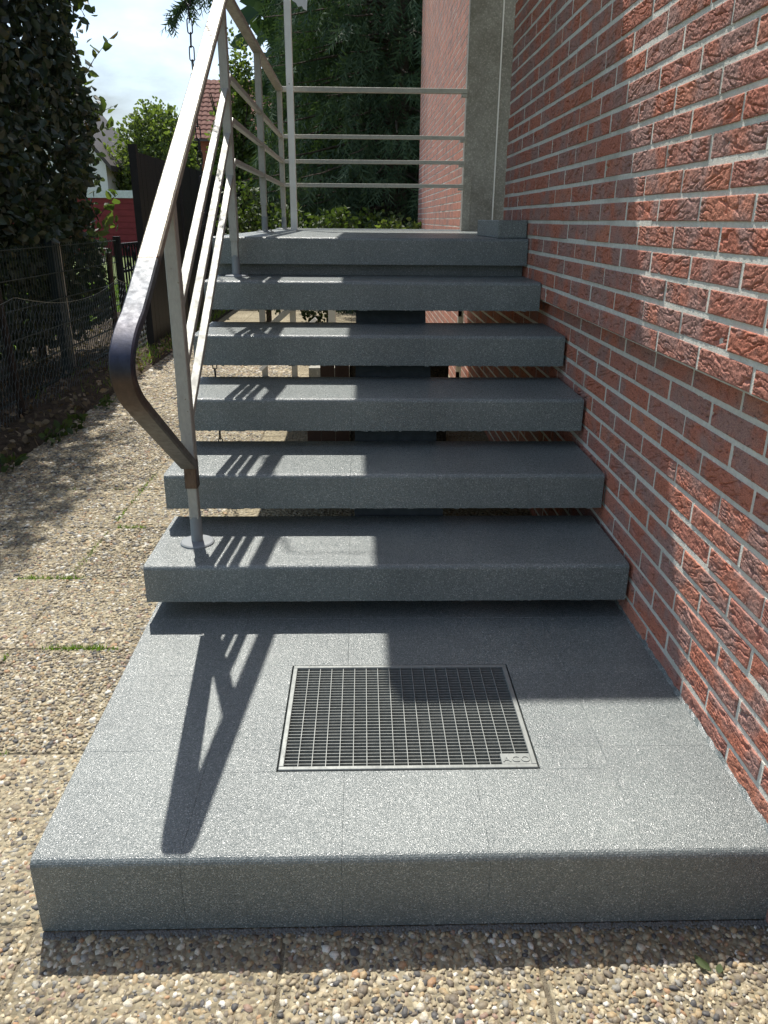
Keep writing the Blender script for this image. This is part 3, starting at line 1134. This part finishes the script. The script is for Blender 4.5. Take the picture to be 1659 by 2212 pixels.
# canopy over the landing
cp = thing('entrance_canopy', (0.1, 4.9, 3.2), 'flat concrete canopy slab above the landing', 'canopy')
MB().box(-0.463, 0.752, 3.405, 6.195, 3.22, 3.40).build('canopy_slab', M['pale_conc'], cp)
MB().tube([(-0.745, 3.808, 3.325), (-0.745, 3.808, 3.35), (-0.47, 3.808, 3.36)], .0025, 6).build('chain_hook', M['steel'], cp)

# white pole
po = thing('white_pole', (-0.505, 6.02, ZL), 'slim white square pole rising from the landing edge', 'pole')
MB().sweep([(-0.505, 6.02, ZL), (-0.505, 6.02, 3.219)], 0.047, 0.047, r=0.003).build('shaft', M['white'], po)
MB().lathe([(0.0045, 0), (0.0045, 0.002)], 0, 0, 10).build('screw', M['steel'], None)
sc_ = bpy.data.objects['screw']
sc_.rotation_euler = (math.pi / 2, 0, 0)
sc_.location = (-0.507, 5.9965, 2.17)
attach(sc_, po)
MB().sweep([(-0.25, 6.33, -0.02), (-0.25, 6.33, 1.15)], 0.06, 0.06, r=0.003).build('support_post', M['white'])
tag(bpy.data.objects['support_post'], 'sunlit white post under the far edge of the landing', 'post')

# torn paper note on the pole
nt = thing('paper_note', (-0.44, 5.99, 2.6), 'torn white paper note hanging on the white pole', 'note')
nm = MB()
outline = [(x, z - .052) for x, z in [(-0.535, 2.95), (-0.36, 2.97), (-0.362, 2.78), (-0.368, 2.695), (-0.372, 2.655), (-0.392, 2.662), (-0.405, 2.682), (-0.43, 2.676), (-0.445, 2.70), (-0.468, 2.712), (-0.475, 2.74), (-0.53, 2.76)]]
nf = [(x, 5.992 - 0.012 * math.sin(9 * x + 4 * z), z) for x, z in outline]
nb_ = [(x, y + .0008, z) for x, y, z in nf]
k = len(outline)
nm.add(nf + nb_, [tuple(range(k)), tuple(range(2 * k - 1, k - 1, -1))] + [(i, (i + 1) % k, k + (i + 1) % k, k + i) for i in range(k)])
nm.build('paper', M['paper'], nt)
wr = MB()
for q, (x, z) in enumerate([(-0.408, 2.70), (-0.400, 2.693), (-0.391, 2.703), (-0.382, 2.697)]):
    y = 5.992 - 0.012 * math.sin(9 * x + 4 * z) - .004
    wr.tube([(x, y, z + .008), (x + .006, y, z + .007), (x + .001, y, z), (x + .006, y, z - .006), (x, y, z - .008)], .0009, 4)
wr.build('handwriting', M['ink'], nt)

# rain chain
ch = thing('rain_chain', (-0.738, 3.808, 0.0), 'black iron rain chain hanging outside the railing', 'chain')
def link_mesh(rot):
    pth = []
    for k in range(16):
        a = 2 * math.pi * k / 16
        x = 0.0105 * math.cos(a)
        z = 0.0105 * math.sin(a) + (0.0185 if math.sin(a) > 0 else -0.0185)
        if abs(math.sin(a)) < 1e-6:
            z = 0
        pth.append((x, 0, z) if not rot else (0, x, z))
    return MB().tube(pth, 0.0027, 6, closed=True).mesh('link', M['chain'], smooth=True)
lms = [link_mesh(0), link_mesh(1)]
k = 0
z = 3.30
while z > 0.05:
    o = obj('link', lms[k % 2], None)
    o.location = (-0.738 + 0.002 * math.sin(z * 5), 3.808, z)
    o.rotation_euler = (0.04 * math.sin(k * 2.1), 0.05 * math.sin(k * 1.3), 0.35 + 0.12 * math.sin(k))
    attach(o, ch)
    z -= 0.0515
    k += 1

# ------------------------------------------------------------------ behind the steps
br = thing('basement_railing', (-0.8, 6.8, 0.0), 'small pale railing seen through the gaps between the steps', 'railing')
for x in (-0.86, -0.60):
    MB().sweep([(x, 6.7, -0.02), (x, 6.7, 0.62)], 0.05, 0.04).build('post', M['steel'], br)
MB().sweep([(-0.95, 6.66, 0.30), (-0.30, 6.66, 0.86)], 0.03, 0.05, side=(0, 1, 0)).build('handrail', M['steel'], br)
MB().sweep([(-0.90, 6.68, 0.06), (-0.40, 6.68, 0.50)], 0.025, 0.03, side=(0, 1, 0)).build('infill_bar', M['white'], br)
pk = MB().box(-0.42, -0.10, 5.9, 6.25, -0.02, 0.22).build('concrete_block', M['pale_conc'])
tag(pk, 'pale concrete block on the paving under the landing', 'block')
uw_ = thing('landing_shade_panel', (0.08, 4.62, 0.0), 'added dark panel standing for shade, with brown boards, under the landing', 'wall')
MB().box(-0.08, 0.52, 4.60, 4.72, -0.02, 0.60).build('shade_panel', M['soil'], uw_)  # dark block added to stand for the shaded pit below the landing
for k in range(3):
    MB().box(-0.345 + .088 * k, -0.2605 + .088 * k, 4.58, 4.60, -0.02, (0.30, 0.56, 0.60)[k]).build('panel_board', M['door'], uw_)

# fallen leaves on the paving
M['beech_pale'] = m_leaf('pale_beech_leaves', (0.05, 0.08, 0.03), (0.11, 0.14, 0.05), 0.4, (0.22, 0.15, 0.05))  # paler, warmer leaf tone than the hedge
for q, (x, y, c_, lb) in enumerate(((-0.045, 1.075, 'litter', 'curled dry leaf against the foot of the platform'), (0.64, 0.985, 'beech_pale', 'yellowish leaf lying on the sunlit slabs at the lower right'),
                                    (0.57, 1.06, 'litter', 'small dry leaf in the platform shadow near the wall'))):
    Vl, Fl = leaf_cloud(np.array([(x, y, .010), (x + .012, y - .004, .011)]), .030, droop=0, aspect=.6)
    Vl[:, 2] = .006 + np.abs(Vl[:, 2] - .010) * .5
    tag(obj('fallen_leaf', mesh_np('fallen_leaf', Vl, Fl, M[c_])), lb, 'leaf', 'fallen leaves by the platform')

# ------------------------------------------------------------------ left boundary
mf = thing('mesh_fence', (-2.45, 6.5, 0.0), 'dark green welded mesh fence below the beech hedge', 'fence')
rod = MB()
y = 2.6
while y < 8.05:
    rod.box(-2.4525, -2.4475, y - .0025, y + .0025, 0.05, 1.10)
    y += 0.05
for k in range(6):
    z = 0.08 + 0.2 * k
    rod.box(-2.459, -2.453, 2.6, 8.05, z - .003, z + .003)
    rod.box(-2.447, -2.441, 2.6, 8.05, z - .003, z + .003)
tag(rod.build('wire_mesh', M['fence'], mf, recalc=False), kind='stuff')
for y in (4.0, 6.49):
    MB().box(-2.52, -2.46, y - .045, y + .045, 0, 1.13).build('post', M['fence_post'], mf, bevel=0.004)
MB().box(-2.475, -2.462, 6.58, 6.612, .1, 1.10).build('clamp_bar', M['steel'], mf)

# iron garden gate with scrolls at the end of the fence
ig = thing('iron_gate', (-2.45, 8.6, 0.0), 'black wrought iron garden gate with ring scrolls', 'gate')
gm = MB()
for y in (8.10, 9.20):
    gm.box(-2.48, -2.42, y - .03, y + .03, 0, 1.12)
gm.build('gate_posts', M['black'], ig)
gm = MB()
for z in (0.10, 0.50, 0.78, 1.04):
    gm.box(-2.462, -2.438, 8.10, 9.20, z - .012, z + .012)
gm.build('cross_rails', M['black'], ig)
for k in range(1, 11):
    MB().box(-2.458, -2.442, 8.10 + .1 * k - .007, 8.10 + .1 * k + .007, 0.06, 1.04).build('upright_bar', M['black'], ig)
for k in range(4):
    cy = 8.28 + .25 * k
    MB().tube([(-2.45, cy + .11 * math.cos(a), .91 + .11 * math.sin(a)) for a in np.linspace(0, 2 * math.pi, 17)[:-1]], .007, 5, closed=True).build('ring_scroll', M['black'], ig)

# sagging chicken wire in front
cw = thing('chicken_wire', (-2.24, 6.0, 0.0), 'sagging galvanised chicken wire strung in front of the mesh fence', 'netting')
wm = MB()
def wire_top(y):
    # sagging top between stakes
    ks = [2.4, 3.7, 5.03, 7.15, 8.3, 9.8, 11.5]
    hs = [0.95, 0.88, 0.82, 0.78, 0.72, 0.7, 0.7]
    for q in range(len(ks) - 1):
        if ks[q] <= y <= ks[q + 1]:
            t_ = (y - ks[q]) / (ks[q + 1] - ks[q])
            return hs[q] * (1 - t_) + hs[q + 1] * t_ - 0.40 * t_ * (1 - t_) * min(1, (ks[q + 1] - ks[q]) / 2)
    return 0.7
def wp(u, v):
    y = u
    zt_ = wire_top(min(max(y, 2.4), 11.5))
    z = 0.06 + (zt_ - 0.06) * v
    x = -2.24 + 0.06 * (vnoise(np.array([y * 2.0]), np.array([z * 3.0]), 31)[0] - .5) + 0.03 * v
    return Vector((x, y + 0.02 * (vnoise(np.array([y * 3.0]), np.array([z * 5.0]), 37)[0] - .5), z))
def thin(a, b, r=0.0014):
    d = (b - a)
    if d.length < 1e-6: return
    s_ = d.normalized().cross(Vector((1, 0, 0))).normalized()
    x_ = Vector((1, 0, 0))
    vs = [a + s_ * r, a - s_ * r * .5 + x_ * r, a - s_ * r * .5 - x_ * r, b + s_ * r, b - s_ * r * .5 + x_ * r, b - s_ * r * .5 - x_ * r]
    wm.add(vs, [(0, 1, 4, 3), (1, 2, 5, 4), (2, 0, 3, 5)])
dy, rows = 0.058, 12
nyc = int((11.4 - 2.5) / dy)
for i in range(nyc):
    for j in range(rows):
        y = 2.5 + i * dy + (dy / 2 if j % 2 else 0)
        v0, v1, v2 = j / rows, (j + .45) / rows, (j + 1) / rows
        a, b = wp(y, v0), wp(y, v1)
        thin(a, b)
        thin(b, wp(y - dy / 2, v2)); thin(b, wp(y + dy / 2, v2))
prev = wp(2.5, 1)
for i in range(1, 150):
    q = wp(2.5 + (11.4 - 2.5) * i / 149, 1)
    thin(prev, q, 0.002); prev = q
tag(wm.build('wire_netting', M['wire'], cw, recalc=False), kind='stuff')
stake_lbl = ['thin dark stake nearest the camera holding the chicken wire', 'dark wooden stake holding the chicken wire beside the mesh fence', 'rusty leaning stake behind the handrail bend', 'thin stake at the far stretch of chicken wire']
for q, (y, hgt, lean) in enumerate(((3.7, .98, .0), (5.03, .98, -.05), (7.15, 1.0, .02), (9.8, .8, 0))):
    tag(MB().tube([(-2.27, y, -0.02), (-2.27 + lean, y + .02, hgt)], .024, 7).build('fence_stake', M['post_wood']), stake_lbl[q], 'stake', 'stakes of the chicken wire')

# black privacy screen fence
ps = thing('privacy_screen', (-2.2, 10, 0.0), 'tall black privacy screen fence running away behind the railing', 'fence')
yy = 8.10
MB().box(-2.235, -2.165, 8.06, 8.13, 0, 1.95).build('post', M['black'], ps)
while yy < 19:
    for k in range(12):
        y0 = yy + .05 + k * .148
        MB().box(-2.21, -2.19 + random.uniform(-.002, .002), y0, y0 + .143, 0.06, 1.89).build('panel_board', M['black'], ps)
    MB().box(-2.235, -2.165, yy + 1.83, yy + 1.90, 0, 1.93).build('post', M['black'], ps)
    yy += 1.86

# beech hedge -------------------------------------------------------------
hd = thing('beech_hedge', (-3.4, 5.8, 0.0), 'tall dark beech hedge filling the left edge above the mesh fence', 'hedge')
n = 85000
X = rng.uniform(-4.6, -2.48, n)
Y = rng.uniform(2.9, 7.95, n)
Z = rng.uniform(0.35, 7.0, n)
Z = np.where(rng.random(n) < .72, rng.uniform(0.30, 3.7, n), Z)
X = np.where(rng.random(n) < .45, -2.48 - np.abs(rng.normal(0, .25, n)), X)
P = np.stack([X, Y, Z], 1)
bulge = 0.22 * (vnoise(Y * 1.8, Z * 1.8, 41) - .5) + 0.16 * (vnoise(Y * 5, Z * 5, 43) - .5)
P[:, 0] += bulge
P[:, 0] = np.where(P[:, 2] < 1.15, np.minimum(P[:, 0], -2.56), P[:, 0])
P[:, 1] += np.where(Y > 7.3, 0.5 * (vnoise(X * 3, Z * 2.2, 47) - .5) + .25 * (vnoise(X * 9, Z * 7, 48) - .5), 0)
hole_ = vnoise(Y * 4 + 5, Z * 4, 51) * .6 + vnoise(X * 4, Z * 4 + 9, 52) * .4
P = P[hole_ > 0.27]
low = (P[:, 2] < 0.95) & (rng.random(len(P)) < .3)
P = P[~low]
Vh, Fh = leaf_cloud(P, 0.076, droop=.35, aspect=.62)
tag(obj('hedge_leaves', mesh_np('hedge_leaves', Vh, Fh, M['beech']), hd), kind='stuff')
for q in range(9):
    y = 3.4 + q * .52
    x = -3.1 + random.uniform(-.2, .2)
    pth = [(x, y, -.02), (x + random.uniform(-.1, .1), y + random.uniform(-.1, .1), 1.2), (x + random.uniform(-.2, .2), y + random.uniform(-.2, .2), 3.0), (x + random.uniform(-.3, .3), y, 5.8)]
    MB().tube(pth, [.045, .036, .024, .008], 7).build('stem', M['bark'], hd)
# sprigs standing out of the hedge face
def sprig(root, tip, nl, size, name):
    root, tip = Vector(root), Vector(tip)
    mid = (root + tip) / 2 + Vector((0.02, 0, 0.05))
    s_ = MB().tube([root, mid, tip], [.004, .003, .0015], 5).build(name + '_twig', M['bark'], hd)
    P = []
    for k in range(nl):
        t_ = (k + 1) / nl
        q = root * (1 - t_) ** 2 + mid * 2 * t_ * (1 - t_) + tip * t_ ** 2
        P.append(q)
    return np.array([tuple(p) for p in P])
SP = [sprig((-2.55, 7.75, 2.35), (-2.26, 7.9, 2.78), 9, .1, 'sprig'), sprig((-2.5, 7.8, 2.05), (-2.28, 7.9, 2.25), 8, .1, 'sprig'),
      sprig((-2.5, 7.7, 1.95), (-2.30, 7.8, 2.05), 7, .1, 'sprig'), sprig((-2.5, 7.8, 1.3), (-2.33, 7.9, 1.5), 8, .1, 'sprig'),
      sprig((-2.5, 7.8, 3.0), (-2.35, 7.9, 3.15), 8, .1, 'sprig'), sprig((-2.5, 7.6, 1.15), (-2.33, 7.8, 1.25), 9, .1, 'sprig')]
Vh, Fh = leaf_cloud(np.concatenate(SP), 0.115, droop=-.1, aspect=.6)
tag(obj('sprig_leaves', mesh_np('sprig_leaves', Vh, Fh, M['beech_pale']), hd), kind='stuff')

# weeds along the verge
wl_ = ['small leafy weed at the near end of the soil verge', 'broad leaved weed on the verge left of the handrail bend', 'leafy weed on the verge by the second stake',
       'low weed clump where the verge meets the path', 'weed behind the handrail bend on the path edge', 'far weed clump at the path edge under the netting']
for q, (x, y) in enumerate(((-1.93, 4.05), (-1.90, 4.55), (-1.89, 4.72), (-1.88, 4.95), (-1.87, 5.5), (-1.92, 6.1))):
    w_ = thing('verge_weed', (x, y, 0.0), wl_[q], 'weed', 'weeds along the verge')
    nl = 22
    P = np.array([(x + random.uniform(-.05, .05), y + random.uniform(-.09, .09), random.uniform(0.0, .07)) for _ in range(nl)])
    Vh, Fh = leaf_cloud(P, .05, droop=-.5, aspect=.6)
    obj('foliage', mesh_np('foliage', Vh, Fh, M['shrub']), w_)
    MB().tube([(x, y, -.01), (x + .01, y, .09)], .002, 5).build('stem', M['bark'], w_)

# ------------------------------------------------------------------ conifer
def twigs(P, D, L, k=9, w=0.028, spread=0.5):
    """needle sprays: a thin tapering spray made of k slim triangles along direction D"""
    n = len(P)
    D = D / (np.linalg.norm(D, axis=1, keepdims=True) + 1e-9)
    r = rng.normal(0, 1, (n, 3))
    S = np.cross(D, r); S /= np.linalg.norm(S, axis=1, keepdims=True) + 1e-9
    Vs = []
    for q in range(k):
        t_ = q / k
        sg = 1 if q % 2 else -1
        a = P + D * (L * t_)[:, None]
        tip = a + D * (L * .30)[:, None] + S * (sg * L * spread * (1 - .6 * t_) * rng.uniform(.5, 1.0, n))[:, None] + rng.normal(0, .012, (n, 3))
        b = a + D * (w * 1.5)
        Vs += [a, b, tip]
    # spine
    Vs += [P - S * .008, P + S * .008, P + D * L[:, None] * 1.15]
    V = np.stack(Vs, 1)
    kk = V.shape[1]
    F = np.arange(n * kk).reshape(-1, 3)
    return V.reshape(-1, 3), F


def spruce(x, y, H, R, label, density=1.0, seed=3, base=0.3):
    rr = np.random.default_rng(seed)
    sp = thing('spruce_tree', (x, y, -.03), label, 'tree', 'spruces behind the landing')
    MB().tube([(x, y, -.05), (x + .05, y, H * .5), (x, y, H)], [.24, .15, .02], 10).build('trunk', M['bark'], sp)
    P, D, Ls = [], [], []
    bm_ = MB()
    z = base
    while z < H - .3:
        f_ = 1 - z / H
        nb = int(9 if z < 6 else 6)
        a0 = rr.uniform(0, 6.28)
        for b in range(nb):
            a = a0 + 6.28 * b / nb + rr.uniform(-.25, .25)
            L_ = R * (f_ ** .75) * rr.uniform(.78, 1.1)
            dirx, diry = math.cos(a), math.sin(a)
            pts = []
            for s_ in range(6):
                t_ = s_ / 5
                pts.append((x + dirx * L_ * t_, y + diry * L_ * t_, z + .12 * L_ * t_ - .42 * L_ * t_ * t_ + .16 * L_ * t_ ** 4))
            bm_.tube(pts, [.035, .03, .022, .016, .010, .004], 4)
            m_ = int((26 if z < 6 else 12) * density * L_ / 2.5) + 4
            for _ in range(m_):
                t_ = rr.uniform(.12, 1.0) ** .7
                s_ = min(4, int(t_ * 5)); u_ = t_ * 5 - s_
                q = [pts[s_][c] * (1 - u_) + pts[s_ + 1][c] * u_ for c in range(3)]
                side = rr.choice((-1, 1)) * rr.uniform(.1, .55) * (1.1 - .6 * t_)
                P.append((q[0] - diry * side * .5, q[1] + dirx * side * .5, q[2] - rr.uniform(0, .10)))
                D.append((dirx * .35 - diry * side * .8 + rr.normal(0, .15), diry * .35 + dirx * side * .8 + rr.normal(0, .15), -rr.uniform(.5, 1.3)))
                Ls.append(rr.uniform(.22, .48))
        z += rr.uniform(.20, .30) if z < 6 else .42
    tag(bm_.build('branches', M['bark'], sp), kind='stuff')
    V, F = twigs(np.array(P), np.array(D), np.array(Ls))
    tag(obj('needles', mesh_np('needles', V, F, M['spruce']), sp), kind='stuff')
    return sp


spruce(0.55, 14.3, 12.0, 2.85, 'big dark drooping spruce straight behind the landing railing', 1.15, 3)
spruce(2.1, 17.0, 13.0, 3.6, 'dark spruce farther back beside the brick wing', 0.8, 5)
spruce(-0.4, 18.5, 13.0, 2.5, 'slim dark spruce showing left behind the big spruce', 0.8, 8)

# bough reaching into the sky on the left
bo = thing('spruce_bough', (-2.6, 15, 3.9), 'thin spruce bough hanging into the sky beside the chain', 'branch')
pts = [(-2.2, 14.6, 4.85), (-2.55, 14.5, 4.75), (-2.85, 14.4, 4.55), (-3.1, 14.35, 4.30)]
MB().tube(pts, [.03, .022, .014, .005], 5).build('limb', M['bark'], bo)
P, D, Ls = [], [], []
for _ in range(64):
    t_ = random.random(); s_ = min(2, int(t_ * 3)); u_ = t_ * 3 - s_
    q = [pts[s_][c] * (1 - u_) + pts[s_ + 1][c] * u_ for c in range(3)]
    P.append(q); D.append((random.gauss(-.3, .35), random.gauss(0, .3), -random.uniform(.3, 1.2))); Ls.append(random.uniform(.15, .4))
V, F = twigs(np.array(P), np.array(D), np.array(Ls))
tag(obj('needles', mesh_np('needles', V, F, M['spruce']), bo), kind='stuff')

# ------------------------------------------------------------------ shrubs and broadleaf trees
def clump(cx, cy, cz, rx_, ry_, rz_, n, seed, lumps=9, hollow=0.55):
    r = np.random.default_rng(seed)
    C = r.normal(0, 1, (lumps, 3)); C /= np.linalg.norm(C, axis=1, keepdims=True)
    C *= r.uniform(.3, .75, (lumps, 1))
    rad = r.uniform(.28, .52, lumps)
    k = r.integers(0, lumps, n)
    d = r.normal(0, 1, (n, 3)); d /= np.linalg.norm(d, axis=1, keepdims=True)
    p = C[k] + d * (rad[k] * r.uniform(hollow, 1.05, n))[:, None]
    return np.stack([cx + p[:, 0] * rx_, cy + p[:, 1] * ry_, cz + p[:, 2] * rz_], 1), d


def broadleaf(name, x, y, H, R, n, size, mat, label, cat, group=None, seed=1, crown_lo=.3, lumps=22):
    t = thing(name, (x, y, -.03), label, cat, group)
    zc = H * (1 + crown_lo) / 2
    P, d = clump(x, y, zc, R, R, H * (1 - crown_lo) / 2 * 1.1, n, seed, lumps)
    V, F = leaf_cloud(P, size, droop=.1, aspect=.7, outward=d * .6)
    tag(obj('crown', mesh_np('crown', V, F, M[mat]), t), kind='stuff')
    tr = MB().tube([(x, y, -.05), (x + .05 * H * .1, y, H * .35), (x, y + .1, H * .75)], [max(.02, .022 * H), .016 * H, .005 * H], 8)
    rr = random.Random(seed)
    for _ in range(6):
        a = rr.uniform(0, 6.28)
        tr.tube([(x, y, H * rr.uniform(.25, .45)), (x + math.cos(a) * R * .4, y + math.sin(a) * R * .4, H * .6), (x + math.cos(a) * R * .7, y + math.sin(a) * R * .7, H * rr.uniform(.65, .85))], [.010 * H, .006 * H, .002 * H], 5)
    tr.build('trunk', M['bark'], t)
    return t


broadleaf('broadleaf_tree', -12.0, 48, 7.3, 3.3, 15000, .22, 'tree_b', 'rounded green tree between the white gable and the tiled house', 'tree', 'trees beyond the gardens', 4, .1)
broadleaf('broadleaf_tree', -16.2, 54, 6.3, 3.0, 10000, .23, 'tree_a', 'low green tree just right of the white gable house', 'tree', 'trees beyond the gardens', 6, .05)
broadleaf('broadleaf_tree', -9.4, 52, 7.4, 2.6, 9000, .23, 'tree_a', 'green tree partly behind the handrail slope', 'tree', 'trees beyond the gardens', 9, .1)
broadleaf('broadleaf_tree', -2.95, 19.5, 5.0, .75, 6500, .10, 'tree_b', 'light green leafy tree at the left flank of the spruce', 'tree', 'trees beyond the gardens', 12, .1)
sl = ['sunny leafy shrub low behind the white pole', 'yellow green shrub low beside the brick wing', 'dark leafy shrub behind the landing posts', 'low leafy shrub under the middle of the spruce']
for q, (x, y, H, R, mt) in enumerate(((-0.45, 10.2, 1.42, .55, 'shrub'), (0.55, 10.6, 1.40, .55, 'tree_b'), (-1.25, 10.4, 1.75, .6, 'shrub'), (0.1, 11.4, 1.40, .7, 'shrub'))):
    broadleaf('garden_shrub', x, y, H, R, 2600, .06, mt, sl[q], 'shrub', 'shrubs behind the landing', 30 + q, 0.02, 12)

# dense far wood so that no horizon shows through the garden trees
n = 9000
P = np.stack([rng.uniform(-2.6, 9, n), rng.uniform(21, 25, n), rng.uniform(0, 9.5, n)], 1)
V, F = leaf_cloud(P, .55, droop=.2, aspect=.7)
tag(obj('far_wood', mesh_np('far_wood', V, F, M['spruce'])), 'dark mass of woodland far behind the spruces', 'woodland', kind='stuff')

# ------------------------------------------------------------------ far buildings
ga = thing('red_garage', (-9.6, 32, 0), 'low red garage with a pale flat roof edge beyond the lawn', 'garage')
MB().box(-13.5, -6.5, 30.0, 35.0, -.03, 2.0).build('wall', M['red'], ga)
MB().box(-13.6, -6.4, 29.9, 35.1, 1.955, 2.21).build('roof_fascia', M['fascia'], ga)
for k in range(9):
    MB().box(-13.5, -6.5, 29.975, 29.999, .1 + .21 * k, .285 + .21 * k).build('cladding_board', M['red'], ga)

gh = thing('white_gable_house', (-17, 47, 0), 'white rendered gable house with dark roof edge beside the hedge', 'house')
gx1, gz, gy = -13.75, 3.95, 45.0
MB().add([(-21.5, gy, -.03), (gx1, gy, -.03), (gx1, gy, gz), (-17.6, gy, 8.6), (-21.5, gy, gz),
          (-21.5, gy + 8, -.03), (gx1, gy + 8, -.03), (gx1, gy + 8, gz), (-17.6, gy + 8, 8.6), (-21.5, gy + 8, gz)],
         [(0, 1, 2, 3, 4), (9, 8, 7, 6, 5), (1, 6, 7, 2), (0, 4, 9, 5), (0, 5, 6, 1), (2, 7, 8, 3), (3, 8, 9, 4)]).build('wall', M['render'], gh)
for a, b in (((gx1 + .35, 3.62), (-17.6, 8.75)), ((-21.85, 3.62), (-17.6, 8.75))):
    MB().add([(a[0], gy - .3, a[1]), (b[0], gy - .3, b[1]), (b[0], gy - .3, b[1] + .28), (a[0], gy - .3, a[1] + .28),
              (a[0], gy + 8.3, a[1]), (b[0], gy + 8.3, b[1]), (b[0], gy + 8.3, b[1] + .28), (a[0], gy + 8.3, a[1] + .28)],
             [(0, 1, 2, 3), (7, 6, 5, 4), (0, 4, 5, 1), (1, 5, 6, 2), (2, 6, 7, 3), (3, 7, 4, 0)]).build('roof', M['dark_trim'], gh)

th_ = thing('tiled_roof_house', (-6.4, 42, 0), 'brick house with brown clay tile roof behind the railing', 'house')
MB().box(-7.75, -3.6, 40.5, 46, -.03, 4.95).build('wall', M['rbrick'], th_)
rf = MB().add([(-7.95, 40.1, 4.78), (-3.4, 40.1, 4.78), (-3.4, 42.6, 7.6), (-7.95, 42.6, 7.6), (-3.4, 46.2, 4.78), (-7.95, 46.2, 4.78)],
              [(0, 1, 2, 3), (3, 2, 4, 5), (0, 3, 5), (1, 4, 2), (0, 5, 4, 1)]).build('roof', M['rtile'], th_)
tile_me = None
cols_, rows_ = 17, 13
for r_ in range(rows_):
    t0, t1 = r_ / rows_, (r_ + 1.12) / rows_
    for c_ in range(cols_):
        x0 = -7.95 + 4.55 * c_ / cols_
        dxx = 4.55 / cols_
        if tile_me is None:
            A = Vector((0, 0, .035)); 
            run, rise_ = 2.5 * (t1 - t0), 2.82 * (t1 - t0)
            tm = MB()
            seg = [(0, .0), (.25, .030), (.5, .040), (.75, .030), (1.0, .0)]
            vs = [(dxx * u_, 0, w_ + .03) for u_, w_ in seg] + [(dxx * u_, run, rise_ + w_ - .01) for u_, w_ in seg]
            fs = [(i, i + 1, 6 + i, 5 + i) for i in range(4)] + [(0, 1, 2, 3, 4)[::-1]]
            tm.add(vs, fs)
            tile_me = tm.mesh('roof_tile', M['rtile'])
        o = obj('roof_tile', tile_me, None)
        o.location = (x0, 40.1 + 2.5 * t0, 4.78 + 2.82 * t0 + .012)
        attach(o, rf)
MB().box(-7.95, -3.4, 40.02, 40.12, 4.70, 4.80).build('gutter', M['dark_trim'], th_)
